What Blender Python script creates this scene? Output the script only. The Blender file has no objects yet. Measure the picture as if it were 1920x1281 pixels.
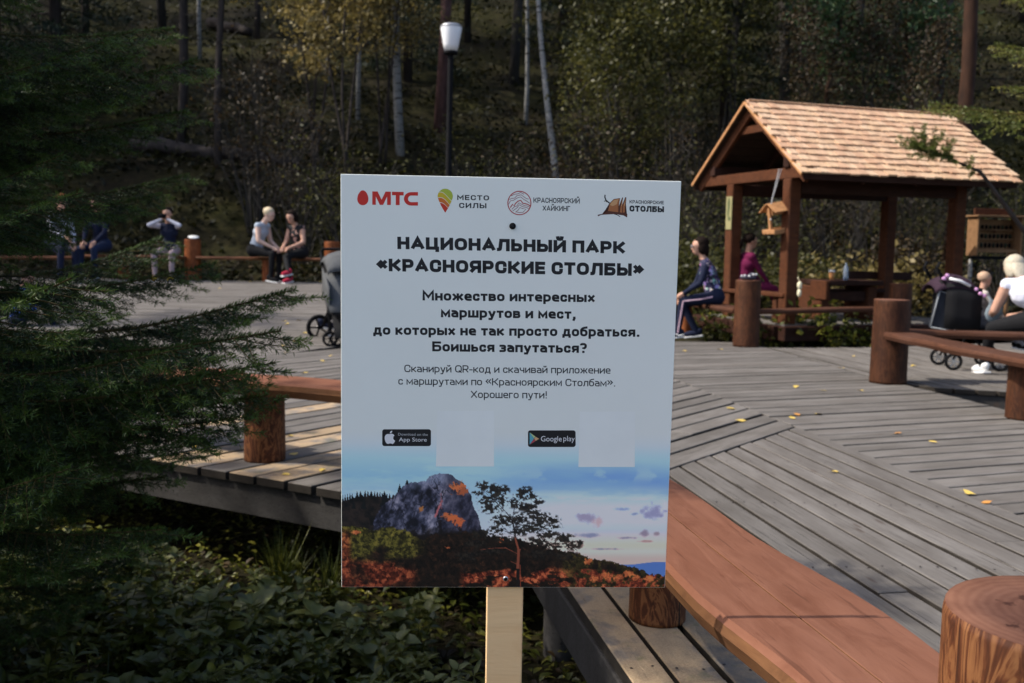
import bpy, bmesh, math, random
import numpy as np
from mathutils import Vector, Matrix, noise as mnoise
PI = math.pi
R = math.radians
sc = bpy.context.scene
COL = sc.collection
# ------------------------------------------------------------------ camera, world, sun, exposure
FPX = 1867.0; PITCH = R(5.48); ROLL = R(.91); EYE = 1.15
cs, sn = math.cos(ROLL), math.sin(ROLL)
right0 = np.array([1, 0, 0.]); FWD = np.array([0, math.cos(PITCH), -math.sin(PITCH)]); down0 = np.array([0, -math.sin(PITCH), -math.cos(PITCH)])
CR = cs*right0 - sn*down0; CD = sn*right0 + cs*down0
cam = bpy.data.cameras.new('camera'); cam.sensor_width = 36; cam.lens = 36*FPX/1920
cam.clip_start = .05; cam.clip_end = 2000
cam.dof.use_dof = True; cam.dof.focus_distance = 1.80; cam.dof.aperture_fstop = 7.0
co = bpy.data.objects.new('camera', cam); COL.objects.link(co)
mw = Matrix.Identity(4)
for i, v in enumerate((CR, -CD, -FWD)):
    for j in range(3): mw[j][i] = v[j]
mw[2][3] = EYE
co.matrix_world = mw
sc.camera = co
SUN_AZ = R(-94.7)      # direction towards the sun, measured from +y clockwise
SUN_EL = R(47)
sv = Vector((math.sin(SUN_AZ)*math.cos(SUN_EL), math.cos(SUN_AZ)*math.cos(SUN_EL), math.sin(SUN_EL)))
w = bpy.data.worlds.new("World"); sc.world = w; w.use_nodes = True
nt = w.node_tree; bg = nt.nodes['Background']
sky = nt.nodes.new('ShaderNodeTexSky'); sky.sky_type = 'NISHITA'; sky.sun_disc = False
sky.sun_elevation = SUN_EL; sky.sun_rotation = SUN_AZ
sky.air_density = .75; sky.dust_density = 2.5
nt.links.new(sky.outputs[0], bg.inputs[0]); bg.inputs[1].default_value = .15
sl = bpy.data.lights.new('sun', 'SUN'); sl.energy = 2.7; sl.angle = R(.5); sl.color = (1, .94, .84)
so = bpy.data.objects.new('sun', sl); COL.objects.link(so)
so.rotation_euler = sv.to_track_quat('Z', 'Y').to_euler()
so.location = (0, 0, 30)
sc.view_settings.view_transform = 'Standard'; sc.view_settings.look = 'None'
sc.view_settings.exposure = .86; sc.view_settings.gamma = 1; sc.view_settings.use_curve_mapping = False

def ray(x, y):
    return CR*((x-960)/FPX) + CD*((y-640.5)/FPX) + FWD
def un(x, y, z=0.):
    d = ray(x, y); t = (z-EYE)/d[2]; return Vector((d[0]*t, d[1]*t, z))
def uy(x, y, Y):
    d = ray(x, y); t = Y/d[1]; return Vector((d[0]*t, Y, EYE+d[2]*t))

# ------------------------------------------------------------------ materials
def srgb(r, g, b):
    f = lambda c: ((c/255+.055)/1.055)**2.4 if c > 10 else c/255/12.92
    return (f(r), f(g), f(b))
class NM:
    def __init__(s, name, rough=.7, spec=.3):
        s.m = bpy.data.materials.new(name); s.m.use_nodes = True; s.nt = s.m.node_tree
        s.b = s.nt.nodes['Principled BSDF']; s.b.inputs['Roughness'].default_value = rough
        s.b.inputs['Specular IOR Level'].default_value = spec
    def n(s, t, **k):
        x = s.nt.nodes.new(t)
        for a, v in k.items():
            if hasattr(x, a): setattr(x, a, v)
            else: x.inputs[a].default_value = v
        return x
    def l(s, a, b): s.nt.links.new(a, b)
    def coord(s, kind='Object', scale=(1, 1, 1), rnd=False):
        if kind == 'Position': o = s.n('ShaderNodeNewGeometry').outputs['Position']
        else: o = s.n('ShaderNodeTexCoord').outputs[kind]
        mp = s.n('ShaderNodeMapping'); mp.inputs['Scale'].default_value = scale; s.l(o, mp.inputs[0])
        if rnd:
            oi = s.n('ShaderNodeObjectInfo'); mu = s.n('ShaderNodeMath', operation='MULTIPLY'); mu.inputs[1].default_value = 37.
            s.l(oi.outputs['Random'], mu.inputs[0]); s.l(mu.outputs[0], mp.inputs['Location'])
        return mp.outputs[0]
    def noise(s, vec, scale=5, detail=5, rough=.6, dist=0):
        x = s.n('ShaderNodeTexNoise'); x.inputs['Scale'].default_value = scale; x.inputs['Detail'].default_value = detail
        x.inputs['Roughness'].default_value = rough; x.inputs['Distortion'].default_value = dist
        if vec is not None: s.l(vec, x.inputs['Vector'])
        return x.outputs[0]
    def ramp(s, fac, stops):
        x = s.n('ShaderNodeValToRGB'); e = x.color_ramp.elements
        while len(e) < len(stops): e.new(.5)
        for i, (p, c) in enumerate(stops):
            e[i].position = p; e[i].color = tuple(c)+(1,) if not isinstance(c, (int, float)) else (c, c, c, 1)
        s.l(fac, x.inputs[0]); return x.outputs[0]
    def mix(s, f, a, b, mode='MIX'):
        x = s.n('ShaderNodeMix', data_type='RGBA', blend_type=mode)
        for sock, v in ((x.inputs[0], f), (x.inputs[6], a), (x.inputs[7], b)):
            if isinstance(v, (int, float)): sock.default_value = v
            elif isinstance(v, tuple): sock.default_value = v+(1,)
            else: s.l(v, sock)
        return x.outputs[2]
    def base(s, c):
        if isinstance(c, tuple): s.b.inputs['Base Color'].default_value = c+(1,)
        else: s.l(c, s.b.inputs['Base Color'])
        return s
    def bump(s, h, st=.3, d=.01):
        x = s.n('ShaderNodeBump'); x.inputs['Strength'].default_value = st; x.inputs['Distance'].default_value = d
        s.l(h, x.inputs['Height']); s.l(x.outputs[0], s.b.inputs['Normal']); return s
    def jitter(s, col, amt=.3):
        oi = s.n('ShaderNodeObjectInfo'); mr = s.n('ShaderNodeMapRange'); mr.inputs[3].default_value = 1-amt; mr.inputs[4].default_value = 1+amt
        s.l(oi.outputs['Random'], mr.inputs[0]); return s.mix(1., col, mr.outputs[0], 'MULTIPLY')

def simple(name, c, rough=.7, spec=.3, var=.25, sc_=12, metal=0):
    m = NM(name, rough, spec); v = m.coord('Object')
    n = m.noise(v, sc_, 4); m.b.inputs['Metallic'].default_value = metal
    m.base(m.ramp(n, [(.25, tuple(x*(1-var) for x in c)), (.75, tuple(min(1, x*(1+var)) for x in c))]))
    return m.m

def plank_mat(name, dark, lite, sand=0.):
    m = NM(name, .85, .18)
    v = m.coord('Object', (1.2, 26, 26), True)
    g = m.noise(v, 3, 8, .65)
    big = m.noise(m.coord('Object', (1, 3, 3), True), 2.2, 4)
    c = m.ramp(g, [(.18, dark), (.45, tuple(a*.35+b*.65 for a, b in zip(dark, lite))), (.85, lite)])
    c = m.mix(m.ramp(big, [(.38, 0.), (.62, .75)]), c, m.mix(1., c, (.66, .64, .62), 'MULTIPLY'))
    crack = m.ramp(m.noise(m.coord('Object', (.8, 60, 60), True), 3, 3, .5, .4), [(.30, 0.), (.36, 1.)])
    c = m.mix(crack, tuple(x*.35 for x in dark), c)
    kn = m.n('ShaderNodeTexVoronoi'); kn.inputs['Scale'].default_value = 1.
    m.l(m.coord('Object', (2.1, 9, 3), True), kn.inputs['Vector'])
    c = m.mix(m.ramp(kn.outputs['Distance'], [(.05, .75), (.11, 0.)]), c, (.07, .05, .04))
    if sand:
        sm = m.noise(m.coord('Position', (1, 1, 1)), 5.5, 6, .62, .3)
        fa = m.ramp(sm, [(.40-.1*sand, 0.), (.56-.1*sand, .92)])
        fine = m.noise(m.coord('Position'), 240, 3)
        c = m.mix(fa, c, m.ramp(fine, [(.3, (.30, .205, .12)), (.7, (.46, .34, .21))]))
        moss = m.ramp(m.noise(m.coord('Position'), 9, 5), [(.58, 0.), (.7, .5)])
        c = m.mix(moss, c, (.10, .12, .05))
    c = m.jitter(c, .13)
    m.base(c); m.bump(g, .5, .004)
    return m.m

def log_mat(name, dark, mid, lite, fig=1.):
    m = NM(name, .65, .22)
    v = m.coord('Object', (9, 9, 2.2), True)
    wv = m.noise(v, 2.0, 5, .6, 1.4*fig)
    vk = m.n('ShaderNodeTexVoronoi'); vk.feature = 'SMOOTH_F1'; vk.inputs['Scale'].default_value = 1.; m.l(m.coord('Object', (13, 13, 4.5), True), vk.inputs['Vector'])
    ad = m.n('ShaderNodeMath', operation='MULTIPLY_ADD'); ad.inputs[1].default_value = .42*fig; m.l(vk.outputs['Distance'], ad.inputs[0]); m.l(wv, ad.inputs[2]); wv = ad.outputs[0]
    ring = m.n('ShaderNodeMath', operation='SINE'); mu = m.n('ShaderNodeMath', operation='MULTIPLY'); mu.inputs[1].default_value = 34
    m.l(wv, mu.inputs[0]); m.l(mu.outputs[0], ring.inputs[0])
    mr = m.n('ShaderNodeMapRange'); mr.inputs[1].default_value = -1; mr.inputs[2].default_value = 1; m.l(ring.outputs[0], mr.inputs[0])
    c = m.ramp(mr.outputs[0], [(.0, dark), (.55, mid), (1., lite)])
    c2 = m.ramp(m.noise(m.coord('Object', (14, 14, 3), True), 2, 6), [(.3, dark), (.7, mid)])
    c = m.mix(.62 if fig < 1 else .32, c, c2)
    st = m.ramp(m.noise(m.coord('Object', (1, 1, 1), True), 5, 4), [(.42, 0.), (.6, .5)])
    c = m.mix(st, c, m.mix(1., c, (.55, .45, .42), 'MULTIPLY'))
    cr = m.ramp(m.noise(m.coord('Object', (22, 22, .7), True), 2.3, 2, .4), [(.27, 1.), (.31, 0.)])
    c = m.mix(cr, c, (.02, .01, .006))
    c = m.jitter(c, .12)
    m.base(c); m.bump(wv, .4, .01)
    return m.m

def end_mat(name, a, b):
    m = NM(name, .75, .15)
    v = m.coord('Object', (1, 1, .05))
    n0 = m.noise(v, 3, 3)
    wv = m.n('ShaderNodeTexWave'); wv.wave_type = 'RINGS'; wv.rings_direction = 'SPHERICAL'
    wv.inputs['Scale'].default_value = 26; wv.inputs['Distortion'].default_value = 2.5; wv.inputs['Detail'].default_value = 3; wv.inputs['Detail Scale'].default_value = 1.2
    m.l(v, wv.inputs['Vector'])
    c = m.ramp(wv.outputs['Fac'], [(.1, a), (.9, b)])
    bl = m.noise(m.coord('Object'), 11, 6)
    c = m.mix(.75, c, m.ramp(bl, [(.3, tuple(x*.75 for x in a)), (.7, b)]))
    sp = m.ramp(m.noise(m.coord('Object'), 34, 3), [(.32, 1.), (.38, 0.)])
    c = m.mix(sp, c, tuple(x*.5 for x in a))
    m.base(c); m.bump(bl, .25, .004)
    return m.m

def bench_mat(name, a, b, knot):
    m = NM(name, .78, .14)
    v = m.coord('Object', (1.3, 8, 8), True)
    g = m.noise(v, 3, 7, .62, .6)
    c = m.ramp(g, [(.3, a), (.7, b)])
    big = m.noise(m.coord('Object', (2.2, 3.5, 3), True), 2.6, 4, .6, .8)
    c = m.mix(m.ramp(big, [(.55, 0.), (.72, .55)]), c, knot)
    fl = m.ramp(m.noise(m.coord('Object', (7, 26, 10), True), 1.6, 4, .6, .5), [(.66, 0.), (.74, .6)])
    c = m.mix(fl, c, knot)
    sc1 = m.ramp(m.noise(m.coord('Object', (3, 60, 20), True), 1.4, 3, .5, .3), [(.30, .55), (.36, 0.)])
    c = m.mix(sc1, c, tuple(x*.55 for x in a))
    du = m.ramp(m.noise(m.coord('Position'), 1.9, 5, .65), [(.45, 0.), (.75, .38)])
    c = m.mix(du, c, tuple(x*.9+.02 for x in b))
    c = m.jitter(c, .08)
    m.base(c); m.bump(g, .35, .006)
    return m.m

def leaf_mat(name, c1, c2, c3, rough=.55, trans=.25, scale=3., pos=False):
    m = NM(name, rough, .35)
    v = m.coord('Position' if pos else 'Object')
    n = m.noise(v, scale, 3)
    wn = m.n('ShaderNodeTexWhiteNoise'); wn.noise_dimensions = '3D'
    sn_ = m.n('ShaderNodeVectorMath', operation='SNAP'); sn_.inputs[1].default_value = (.07, .07, .07)
    m.l(v, sn_.inputs[0]); m.l(sn_.outputs[0], wn.inputs[0])
    mm = m.n('ShaderNodeMath', operation='MULTIPLY_ADD'); mm.inputs[1].default_value = .45; m.l(wn.outputs[0], mm.inputs[0])
    sub = m.n('ShaderNodeMath', operation='SUBTRACT'); sub.inputs[1].default_value = .22; m.l(n, sub.inputs[0]); m.l(sub.outputs[0], mm.inputs[2])
    c = m.ramp(mm.outputs[0], [(.2, c1), (.5, c2), (.8, c3)])
    m.base(c)
    if trans:
        tr = m.n('ShaderNodeBsdfTranslucent'); m.l(c, tr.inputs[0])
        ms = m.n('ShaderNodeMixShader'); ms.inputs[0].default_value = trans
        out = m.nt.nodes['Material Output']
        m.l(m.b.outputs[0], ms.inputs[1]); m.l(tr.outputs[0], ms.inputs[2]); m.l(ms.outputs[0], out.inputs[0])
    return m.m

def bark_mat(name, a, b, z=3, scale=6, mark=None):
    m = NM(name, .85, .2)
    n = m.noise(m.coord('Object', (1, 1, 1/z), True), scale, 6)
    c = m.ramp(n, [(.3, a), (.7, b)])
    if mark:
        k = m.ramp(m.noise(m.coord('Object', (1.4, 1.4, 7), True), 2.2, 4, .6), [(.56, 0.), (.62, 1.)])
        c = m.mix(k, c, mark)
    m.base(c); m.bump(n, .6, .02)
    return m.m

M = {}
M['plank'] = plank_mat('weathered_plank', (.085, .076, .068), (.198, .182, .165))
M['plank_sand'] = plank_mat('sandy_plank', (.10, .09, .08), (.22, .20, .18), .1)
M['plank_sand2'] = plank_mat('sandier_plank', (.10, .09, .08), (.22, .20, .18), .7)
M['plank_edge'] = simple('dirty_shaded_board_edge', (.035, .030, .025), .9, .1)  # board dirt plus the shade of the gaps, put into the side colour
M['beam_old'] = plank_mat('old_beam', (.030, .028, .026), (.075, .070, .065))
M['log'] = log_mat('stained_log', (.032, .012, .005), (.078, .027, .010), (.12, .046, .019), .5)
M['log_o'] = log_mat('orange_log', (.12, .034, .010), (.27, .075, .020), (.34, .12, .04), .5)
M['log_f'] = log_mat('figured_log', (.06, .020, .009), (.15, .050, .018), (.32, .14, .052), 1.25)
M['end'] = end_mat('log_end', (.13, .052, .032), (.22, .105, .066))
M['bench'] = bench_mat('bench_stain', (.15, .058, .032), (.225, .097, .058), (.12, .042, .022))
M['bench_side'] = bench_mat('bench_edge', (.085, .036, .016), (.20, .092, .040), (.05, .02, .01))
M['bench_d'] = bench_mat('bench_dark', (.058, .023, .012), (.098, .041, .023), (.03, .012, .007))
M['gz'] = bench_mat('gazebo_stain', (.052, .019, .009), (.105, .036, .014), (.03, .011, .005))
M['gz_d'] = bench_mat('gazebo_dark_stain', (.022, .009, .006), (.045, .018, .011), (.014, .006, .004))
M['feeder'] = bench_mat('feeder_pine', (.42, .20, .08), (.56, .29, .13), (.25, .11, .04))
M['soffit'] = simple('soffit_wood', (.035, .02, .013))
def shingle():
    m = NM('pine_shingle', .6, .35)
    g = m.noise(m.coord('Object', (18, 2, 4), True), 2.4, 5)
    oi = m.n('ShaderNodeObjectInfo')
    c = m.ramp(oi.outputs['Random'], [(.0, (.64, .38, .23)), (.3, (.72, .46, .29)), (.6, (.78, .54, .35)), (.85, (.76, .50, .30)), (1., (.62, .38, .24))])
    c = m.mix(1., c, m.ramp(g, [(.25, .62), (.7, 1.08)]), 'MULTIPLY')
    c = m.mix(m.ramp(m.noise(m.coord('Position'), 3.4, 4), [(.5, 0.), (.75, .45)]), c, (.30, .15, .085))
    m.base(c); m.bump(g, .4, .006); return m.m
M['shingle'] = shingle()
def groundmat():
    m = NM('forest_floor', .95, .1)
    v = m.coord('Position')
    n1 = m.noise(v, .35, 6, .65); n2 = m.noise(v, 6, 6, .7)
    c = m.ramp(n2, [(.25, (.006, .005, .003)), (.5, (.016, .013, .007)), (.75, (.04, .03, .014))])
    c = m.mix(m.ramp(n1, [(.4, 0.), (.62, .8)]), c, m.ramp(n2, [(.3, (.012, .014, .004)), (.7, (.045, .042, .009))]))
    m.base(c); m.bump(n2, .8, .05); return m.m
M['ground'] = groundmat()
M['needle'] = leaf_mat('spruce_needles', (.005, .012, .003), (.014, .032, .006), (.034, .064, .012), .6, .1, 3)
M['needle_tip'] = leaf_mat('young_spruce_needles', (.022, .046, .007), (.050, .092, .013), (.12, .18, .030), .55, .25, 3)
M['needle_y'] = leaf_mat('yellow_conifer_needles', (.05, .07, .015), (.12, .15, .03), (.24, .22, .05), .5, .3, 3)
M['needle_d'] = leaf_mat('dark_conifer_needles', (.006, .012, .006), (.016, .028, .012), (.035, .05, .018), .6, .15, 1)
M['needle_p'] = leaf_mat('pine_needles', (.02, .045, .018), (.045, .09, .03), (.08, .13, .045), .5, .2, 1)
M['twig'] = bark_mat('twig_bark', (.03, .02, .008), (.10, .075, .025), 3, 20)
M['leaf_yellow'] = leaf_mat('birch_leaves', (.07, .058, .014), (.17, .13, .038), (.34, .26, .10), .5, .4, 1)
M['leaf_olive'] = leaf_mat('olive_leaves', (.022, .026, .006), (.058, .060, .014), (.145, .13, .036), .5, .4, 1)
M['leaf_brown'] = leaf_mat('brown_leaves', (.013, .009, .004), (.032, .021, .008), (.08, .05, .018), .6, .3, 1)
M['leaf_green'] = leaf_mat('herb_leaves', (.018, .028, .004), (.060, .072, .009), (.24, .22, .035), .42, .25, 4)
M['leaf_pale'] = leaf_mat('pale_herb_leaves', (.045, .058, .016), (.105, .12, .032), (.26, .25, .07), .42, .25, 4)
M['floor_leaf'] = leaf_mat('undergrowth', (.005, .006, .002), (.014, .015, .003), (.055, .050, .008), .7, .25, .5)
M['bark_birch'] = bark_mat('birch_bark', (.22, .215, .20), (.34, .33, .31), 1, 4, (.04, .035, .03))
M['bark_dark'] = bark_mat('dark_bark', (.018, .014, .012), (.065, .052, .045), 4)
M['bark_grey'] = bark_mat('grey_bark', (.022, .019, .016), (.062, .055, .047), 4)
M['bark_pine'] = bark_mat('pine_bark', (.022, .011, .007), (.062, .028, .015), 3)
M['white'] = simple('white_paint', (.80, .80, .79), .35, .5, .02)
M['black'] = simple('black_metal', (.005, .005, .006), .7, .12)
M['metal'] = simple('grey_metal', (.45, .45, .46), .35, .5, .1, metal=.7)
M['pine_post'] = bench_mat('raw_pine', (.86, .55, .27), (.92, .63, .33), (.72, .42, .19))

# ------------------------------------------------------------------ object helpers
def link(o, parent=None):
    COL.objects.link(o)
    if parent is not None: o.parent = parent
    return o
def tag(o, label=None, cat=None, group=None, kind=None):
    if label: o['label'] = label
    if cat: o['category'] = cat
    if group: o['group'] = group
    if kind: o['kind'] = kind
    return o
def empty(name, loc=(0, 0, 0), rz=0, label=None, cat=None, group=None, kind=None):
    o = bpy.data.objects.new(name, None); COL.objects.link(o); o.location = loc; o.rotation_euler = (0, 0, rz)
    o.empty_display_size = .1
    return tag(o, label, cat, group, kind)
def mesh_np(name, V, F, mats, idx=None, smooth=False):
    """V n x 3, F list of index lists or an (m,k) array"""
    me = bpy.data.meshes.new(name)
    if isinstance(F, np.ndarray):
        m, k = F.shape
        me.vertices.add(len(V)); me.vertices.foreach_set('co', np.asarray(V, np.float32).ravel())
        me.loops.add(m*k); me.loops.foreach_set('vertex_index', F.astype(np.int32).ravel())
        me.polygons.add(m); me.polygons.foreach_set('loop_start', np.arange(0, m*k, k, dtype=np.int32))
        me.polygons.foreach_set('loop_total', np.full(m, k, np.int32))
        me.update(calc_edges=True)
    else:
        me.from_pydata([tuple(v) for v in V], [], F)
    for mt in (mats if isinstance(mats, (list, tuple)) else [mats]): me.materials.append(M[mt] if isinstance(mt, str) else mt)
    if idx is not None: me.polygons.foreach_set('material_index', np.asarray(idx, np.int32))
    if smooth: me.polygons.foreach_set('use_smooth', np.ones(len(me.polygons), bool))
    me.validate(); me.update()
    return me
def put(name, me, parent=None, loc=(0, 0, 0), rot=(0, 0, 0), scale=None):
    o = bpy.data.objects.new(name, me); link(o, parent); o.location = loc; o.rotation_euler = rot
    if scale is not None: o.scale = (scale,)*3 if isinstance(scale, (int, float)) else scale
    return o
def copy_tree(o, parent=None):
    c = o.copy(); COL.objects.link(c)
    if parent is not None: c.parent = parent
    for ch in list(o.children): copy_tree(ch, c)
    return c
class MB:
    def __init__(s): s.V = []; s.F = []; s.I = []
    def add(s, V, F, mi=0):
        n = len(s.V); s.V += [tuple(v) for v in V]; s.F += [[i+n for i in f] for f in F]; s.I += [mi]*len(F); return s
    def box(s, c, d, mi=0, rot=None, ch=.0):
        """chamfered box: centre c, size d"""
        hx, hy, hz = d[0]/2, d[1]/2, d[2]/2
        ch = min(ch, hx*.45, hy*.45, hz*.45)
        if ch <= 0:
            V = [Vector((x, y, z)) for x in (-hx, hx) for y in (-hy, hy) for z in (-hz, hz)]
            F = [(0, 1, 3, 2), (4, 6, 7, 5), (0, 4, 5, 1), (2, 3, 7, 6), (0, 2, 6, 4), (1, 5, 7, 3)]
        else:
            bm = bmesh.new(); bmesh.ops.create_cube(bm, size=1)
            for v in bm.verts: v.co = Vector((v.co.x*2*hx, v.co.y*2*hy, v.co.z*2*hz))
            bmesh.ops.bevel(bm, geom=bm.edges[:], offset=ch, segments=1, affect='EDGES', profile=.5)
            bm.verts.ensure_lookup_table(); V = [v.co.copy() for v in bm.verts]; F = [[v.index for v in f.verts] for f in bm.faces]; bm.free()
        if rot is not None: V = [rot @ v for v in V]
        c = Vector(c); return s.add([v+c for v in V], F, mi)
    def beam(s, a, b, wd, ht, mi=0, ch=.004, up=Vector((0, 0, 1))):
        a = Vector(a); b = Vector(b); d = (b-a); L = d.length; x = d.normalized(); y = up.cross(x)
        if y.length < 1e-5: y = Vector((0, 1, 0))
        y.normalize(); z = x.cross(y)
        rot = Matrix((x, y, z)).transposed()
        return s.box((a+b)/2, (L, wd, ht), mi, rot, ch)
    def tube(s, pts, rad, n=8, mi=0, cap=True):
        pts = [Vector(p) for p in pts]
        if isinstance(rad, (int, float)): rad = [rad]*len(pts)
        b = len(s.V); pr = None
        for i, p in enumerate(pts):
            t = (pts[min(i+1, len(pts)-1)]-pts[max(i-1, 0)]).normalized()
            if pr is None:
                u = t.cross(Vector((0, 0, 1)));
                if u.length < .1: u = t.cross(Vector((1, 0, 0)))
            else:
                u = pr - t*pr.dot(t)
                if u.length < 1e-6: u = t.cross(Vector((1, .3, 0)))
            u.normalize(); pr = u; v = t.cross(u)
            for k in range(n):
                a = 2*PI*k/n; s.V.append(tuple(p+(u*math.cos(a)+v*math.sin(a))*rad[i]))
        for i in range(len(pts)-1):
            for k in range(n):
                s.F.append([b+i*n+k, b+i*n+(k+1) % n, b+(i+1)*n+(k+1) % n, b+(i+1)*n+k]); s.I.append(mi)
        if cap:
            s.F.append([b+k for k in range(n)][::-1]); s.I.append(mi)
            s.F.append([b+(len(pts)-1)*n+k for k in range(n)]); s.I.append(mi)
        return s
    def lathe(s, prof, n=20, c=(0, 0, 0), mi=0, rot=None):
        b = len(s.V); c = Vector(c)
        for r, z in prof:
            for k in range(n):
                a = 2*PI*k/n; v = Vector((r*math.cos(a), r*math.sin(a), z))
                if rot is not None: v = rot @ v
                s.V.append(tuple(v+c))
        for i in range(len(prof)-1):
            for k in range(n):
                s.F.append([b+i*n+k, b+i*n+(k+1) % n, b+(i+1)*n+(k+1) % n, b+(i+1)*n+k]); s.I.append(mi)
        s.F.append([b+k for k in range(n)][::-1]); s.I.append(mi)
        s.F.append([b+(len(prof)-1)*n+k for k in range(n)]); s.I.append(mi)
        return s
    def ell(s, c, r, n=12, mi=0, rot=None):
        prof = [(max(.002, math.cos(t)), math.sin(t)) for t in np.linspace(-PI/2, PI/2, n//2+3)]
        b = len(s.V); s.lathe(prof, n, (0, 0, 0), mi)
        c = Vector(c)
        for i in range(b, len(s.V)):
            v = Vector((s.V[i][0]*r[0], s.V[i][1]*r[1], s.V[i][2]*r[2]))
            if rot is not None: v = rot @ v
            s.V[i] = tuple(v+c)
        return s
    def build(s, name, mats, parent=None, smooth=False, loc=(0, 0, 0), rot=(0, 0, 0)):
        me = mesh_np(name, s.V, s.F, mats, s.I, smooth)
        return put(name, me, parent, loc, rot)

# ------------------------------------------------------------------ terrain
def sstep(t): t = np.clip(t, 0, 1); return t*t*(3-2*t)
def gz(x, y):
    x = np.asarray(x, float); y = np.asarray(y, float)
    b = -.55 + .36*sstep((y-6.5)/5)
    b = b + .22*sstep((y-12)/6)*sstep((-x-1)/3)
    ys = 19.5 - 1.5*sstep((x-2)/4)
    d = np.maximum(0, y-ys)
    h = .50*d*sstep(d/5) ; h = np.where(h > 46, 46, h)
    h = h*(1-.9*sstep((np.abs(x)-120)/150))
    hl = np.maximum(0, -x-14)*.3*(1-sstep((-x-80)/80)); h = h+np.minimum(hl, 14)*sstep((y+20)/30)
    n = .10*np.sin(x*1.3+y*.7)+.08*np.sin(x*.6-y*1.9+1)+.05*np.sin(3.1*x+2.2*y)
    n2 = .5*np.sin(x*.21+1)*np.sin(y*.17)*sstep(d/8)
    near = sstep((np.hypot(x, y-8)-3)/4)
    return b + h + n*.35*near + n2
def build_ground():
    xs = np.unique(np.concatenate([np.linspace(-900, -60, 22), np.linspace(-60, -20, 41), np.linspace(-20, 24, 111), np.linspace(24, 60, 37), np.linspace(60, 900, 22)]))
    ys = np.unique(np.concatenate([np.linspace(-900, -20, 16), np.linspace(-20, 0, 21), np.linspace(0, 40, 101), np.linspace(40, 130, 61), np.linspace(130, 1200, 20)]))
    X, Y = np.meshgrid(xs, ys); Z = gz(X, Y)
    V = np.stack([X, Y, Z], -1).reshape(-1, 3); nx, ny = len(xs), len(ys)
    i = np.arange(nx*ny).reshape(ny, nx)
    F = np.stack([i[:-1, :-1], i[:-1, 1:], i[1:, 1:], i[1:, :-1]], -1).reshape(-1, 4)
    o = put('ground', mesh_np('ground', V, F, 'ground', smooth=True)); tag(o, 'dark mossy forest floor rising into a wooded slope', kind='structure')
build_ground()
def G(x, y): return float(gz(x, y))

# ------------------------------------------------------------------ deck
DA = R(-10.2)
def dirv(th): return Vector((math.sin(th), math.cos(th), 0))
nA = Vector((math.cos(DA), -math.sin(DA), 0))     # distance from the A-line family
def clip(poly, n, d, keep_less=True):
    out = []
    for i in range(len(poly)):
        p, q = poly[i], poly[(i+1) % len(poly)]
        a = p.dot(n)-d; b = q.dot(n)-d
        if not keep_less: a, b = -a, -b
        if a <= 0: out.append(p)
        if (a < 0 < b) or (b < 0 < a): out.append(p+(q-p)*(a/(a-b)))
    return out
deck = empty('wooden_deck', (0, 0, 0), 0, 'large grey weathered plank deck laid in mitred sections', None, None, 'structure')
rng = random.Random(5)
def planks(poly, th, pitch, gap=.016, thick=.042, zf=None, mat='plank', cut=0., matf=None, phase=0, parent=deck):
    """boards run along direction th over a convex polygon"""
    poly = [Vector((p[0], p[1], 0)) for p in poly]
    u = dirv(th); n = Vector((u.y, -u.x, 0))
    ds = [p.dot(n) for p in poly]; d0 = min(ds)+phase; k = 0; k0 = 0
    while d0 < max(ds)-.01:
        pc = pitch*rng.uniform(.93, 1.07); d1 = d0+pc
        g = gap*rng.uniform(.75, 1.3)
        pg = clip(clip(poly, n, d0+g/2, False), n, d1-g/2, True)
        d0 = d1
        if len(pg) < 3: continue
        us = [p.dot(u) for p in pg]; L = max(us)-min(us)
        segs = [(min(us)-1, max(us)+1)]
        if L > 3.4 and rng.random() < .6:
            c = min(us)+L*rng.uniform(.3, .7); segs = [(min(us)-1, c-.002), (c+.002, max(us)+1)]
        for a, b in segs:
            q = clip(clip(pg, u, a, False), u, b, True)
            if len(q) < 3: continue
            if cut:   # uneven board ends
                e = rng.uniform(0, cut); q = clip(q, u, max(p.dot(u) for p in q)-e, True)
            cen = sum(q, Vector())/len(q)
            jz = rng.uniform(-.003, .0025); tilt = rng.uniform(-.004, .004)
            loc = [Vector(((p-cen).dot(u), -(p-cen).dot(n), 0)) for p in q]
            # order: make it counter-clockwise in local frame
            area = sum(loc[i].x*loc[(i+1) % len(loc)].y-loc[(i+1) % len(loc)].x*loc[i].y for i in range(len(loc)))
            if area < 0: loc = loc[::-1]
            m = len(loc); V = []; cx = sum((p.x for p in loc))/m; cy = sum((p.y for p in loc))/m
            def zz(p):
                wpt = cen+u*p.x-n*p.y
                return (zf(wpt.x, wpt.y) if zf else 0)+jz+tilt*p.y*10*.1
            for p in loc: V.append((p.x, p.y, zz(p)-thick))
            for p in loc: V.append((p.x, p.y, zz(p)-.004))
            for p in loc:
                sx = p.x-math.copysign(.003, p.x-cx); sy = p.y-math.copysign(.003, p.y-cy)
                V.append((sx, sy, zz(p)))
            F = [list(range(m))[::-1], [2*m+i for i in range(m)]]
            for r_ in (0, 1):
                for i in range(m): F.append([r_*m+i, r_*m+(i+1) % m, (r_+1)*m+(i+1) % m, (r_+1)*m+i])
            mt = matf(cen) if matf else mat
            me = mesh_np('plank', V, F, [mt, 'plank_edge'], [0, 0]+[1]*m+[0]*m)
            put('plank', me, parent, (cen.x, cen.y, 0), (0, 0, math.atan2(u.y, u.x)) if True else 0)
def perp(d, y):  # point on A-family line at perp distance d and given y
    return ((d-y*nA.y)/nA.x, y)
PL1 = 2.97; POUT = .77
def onA(d, y): return perp(d, y)
sm_ = (1.874, 6.44)          # seam meeting point
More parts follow.
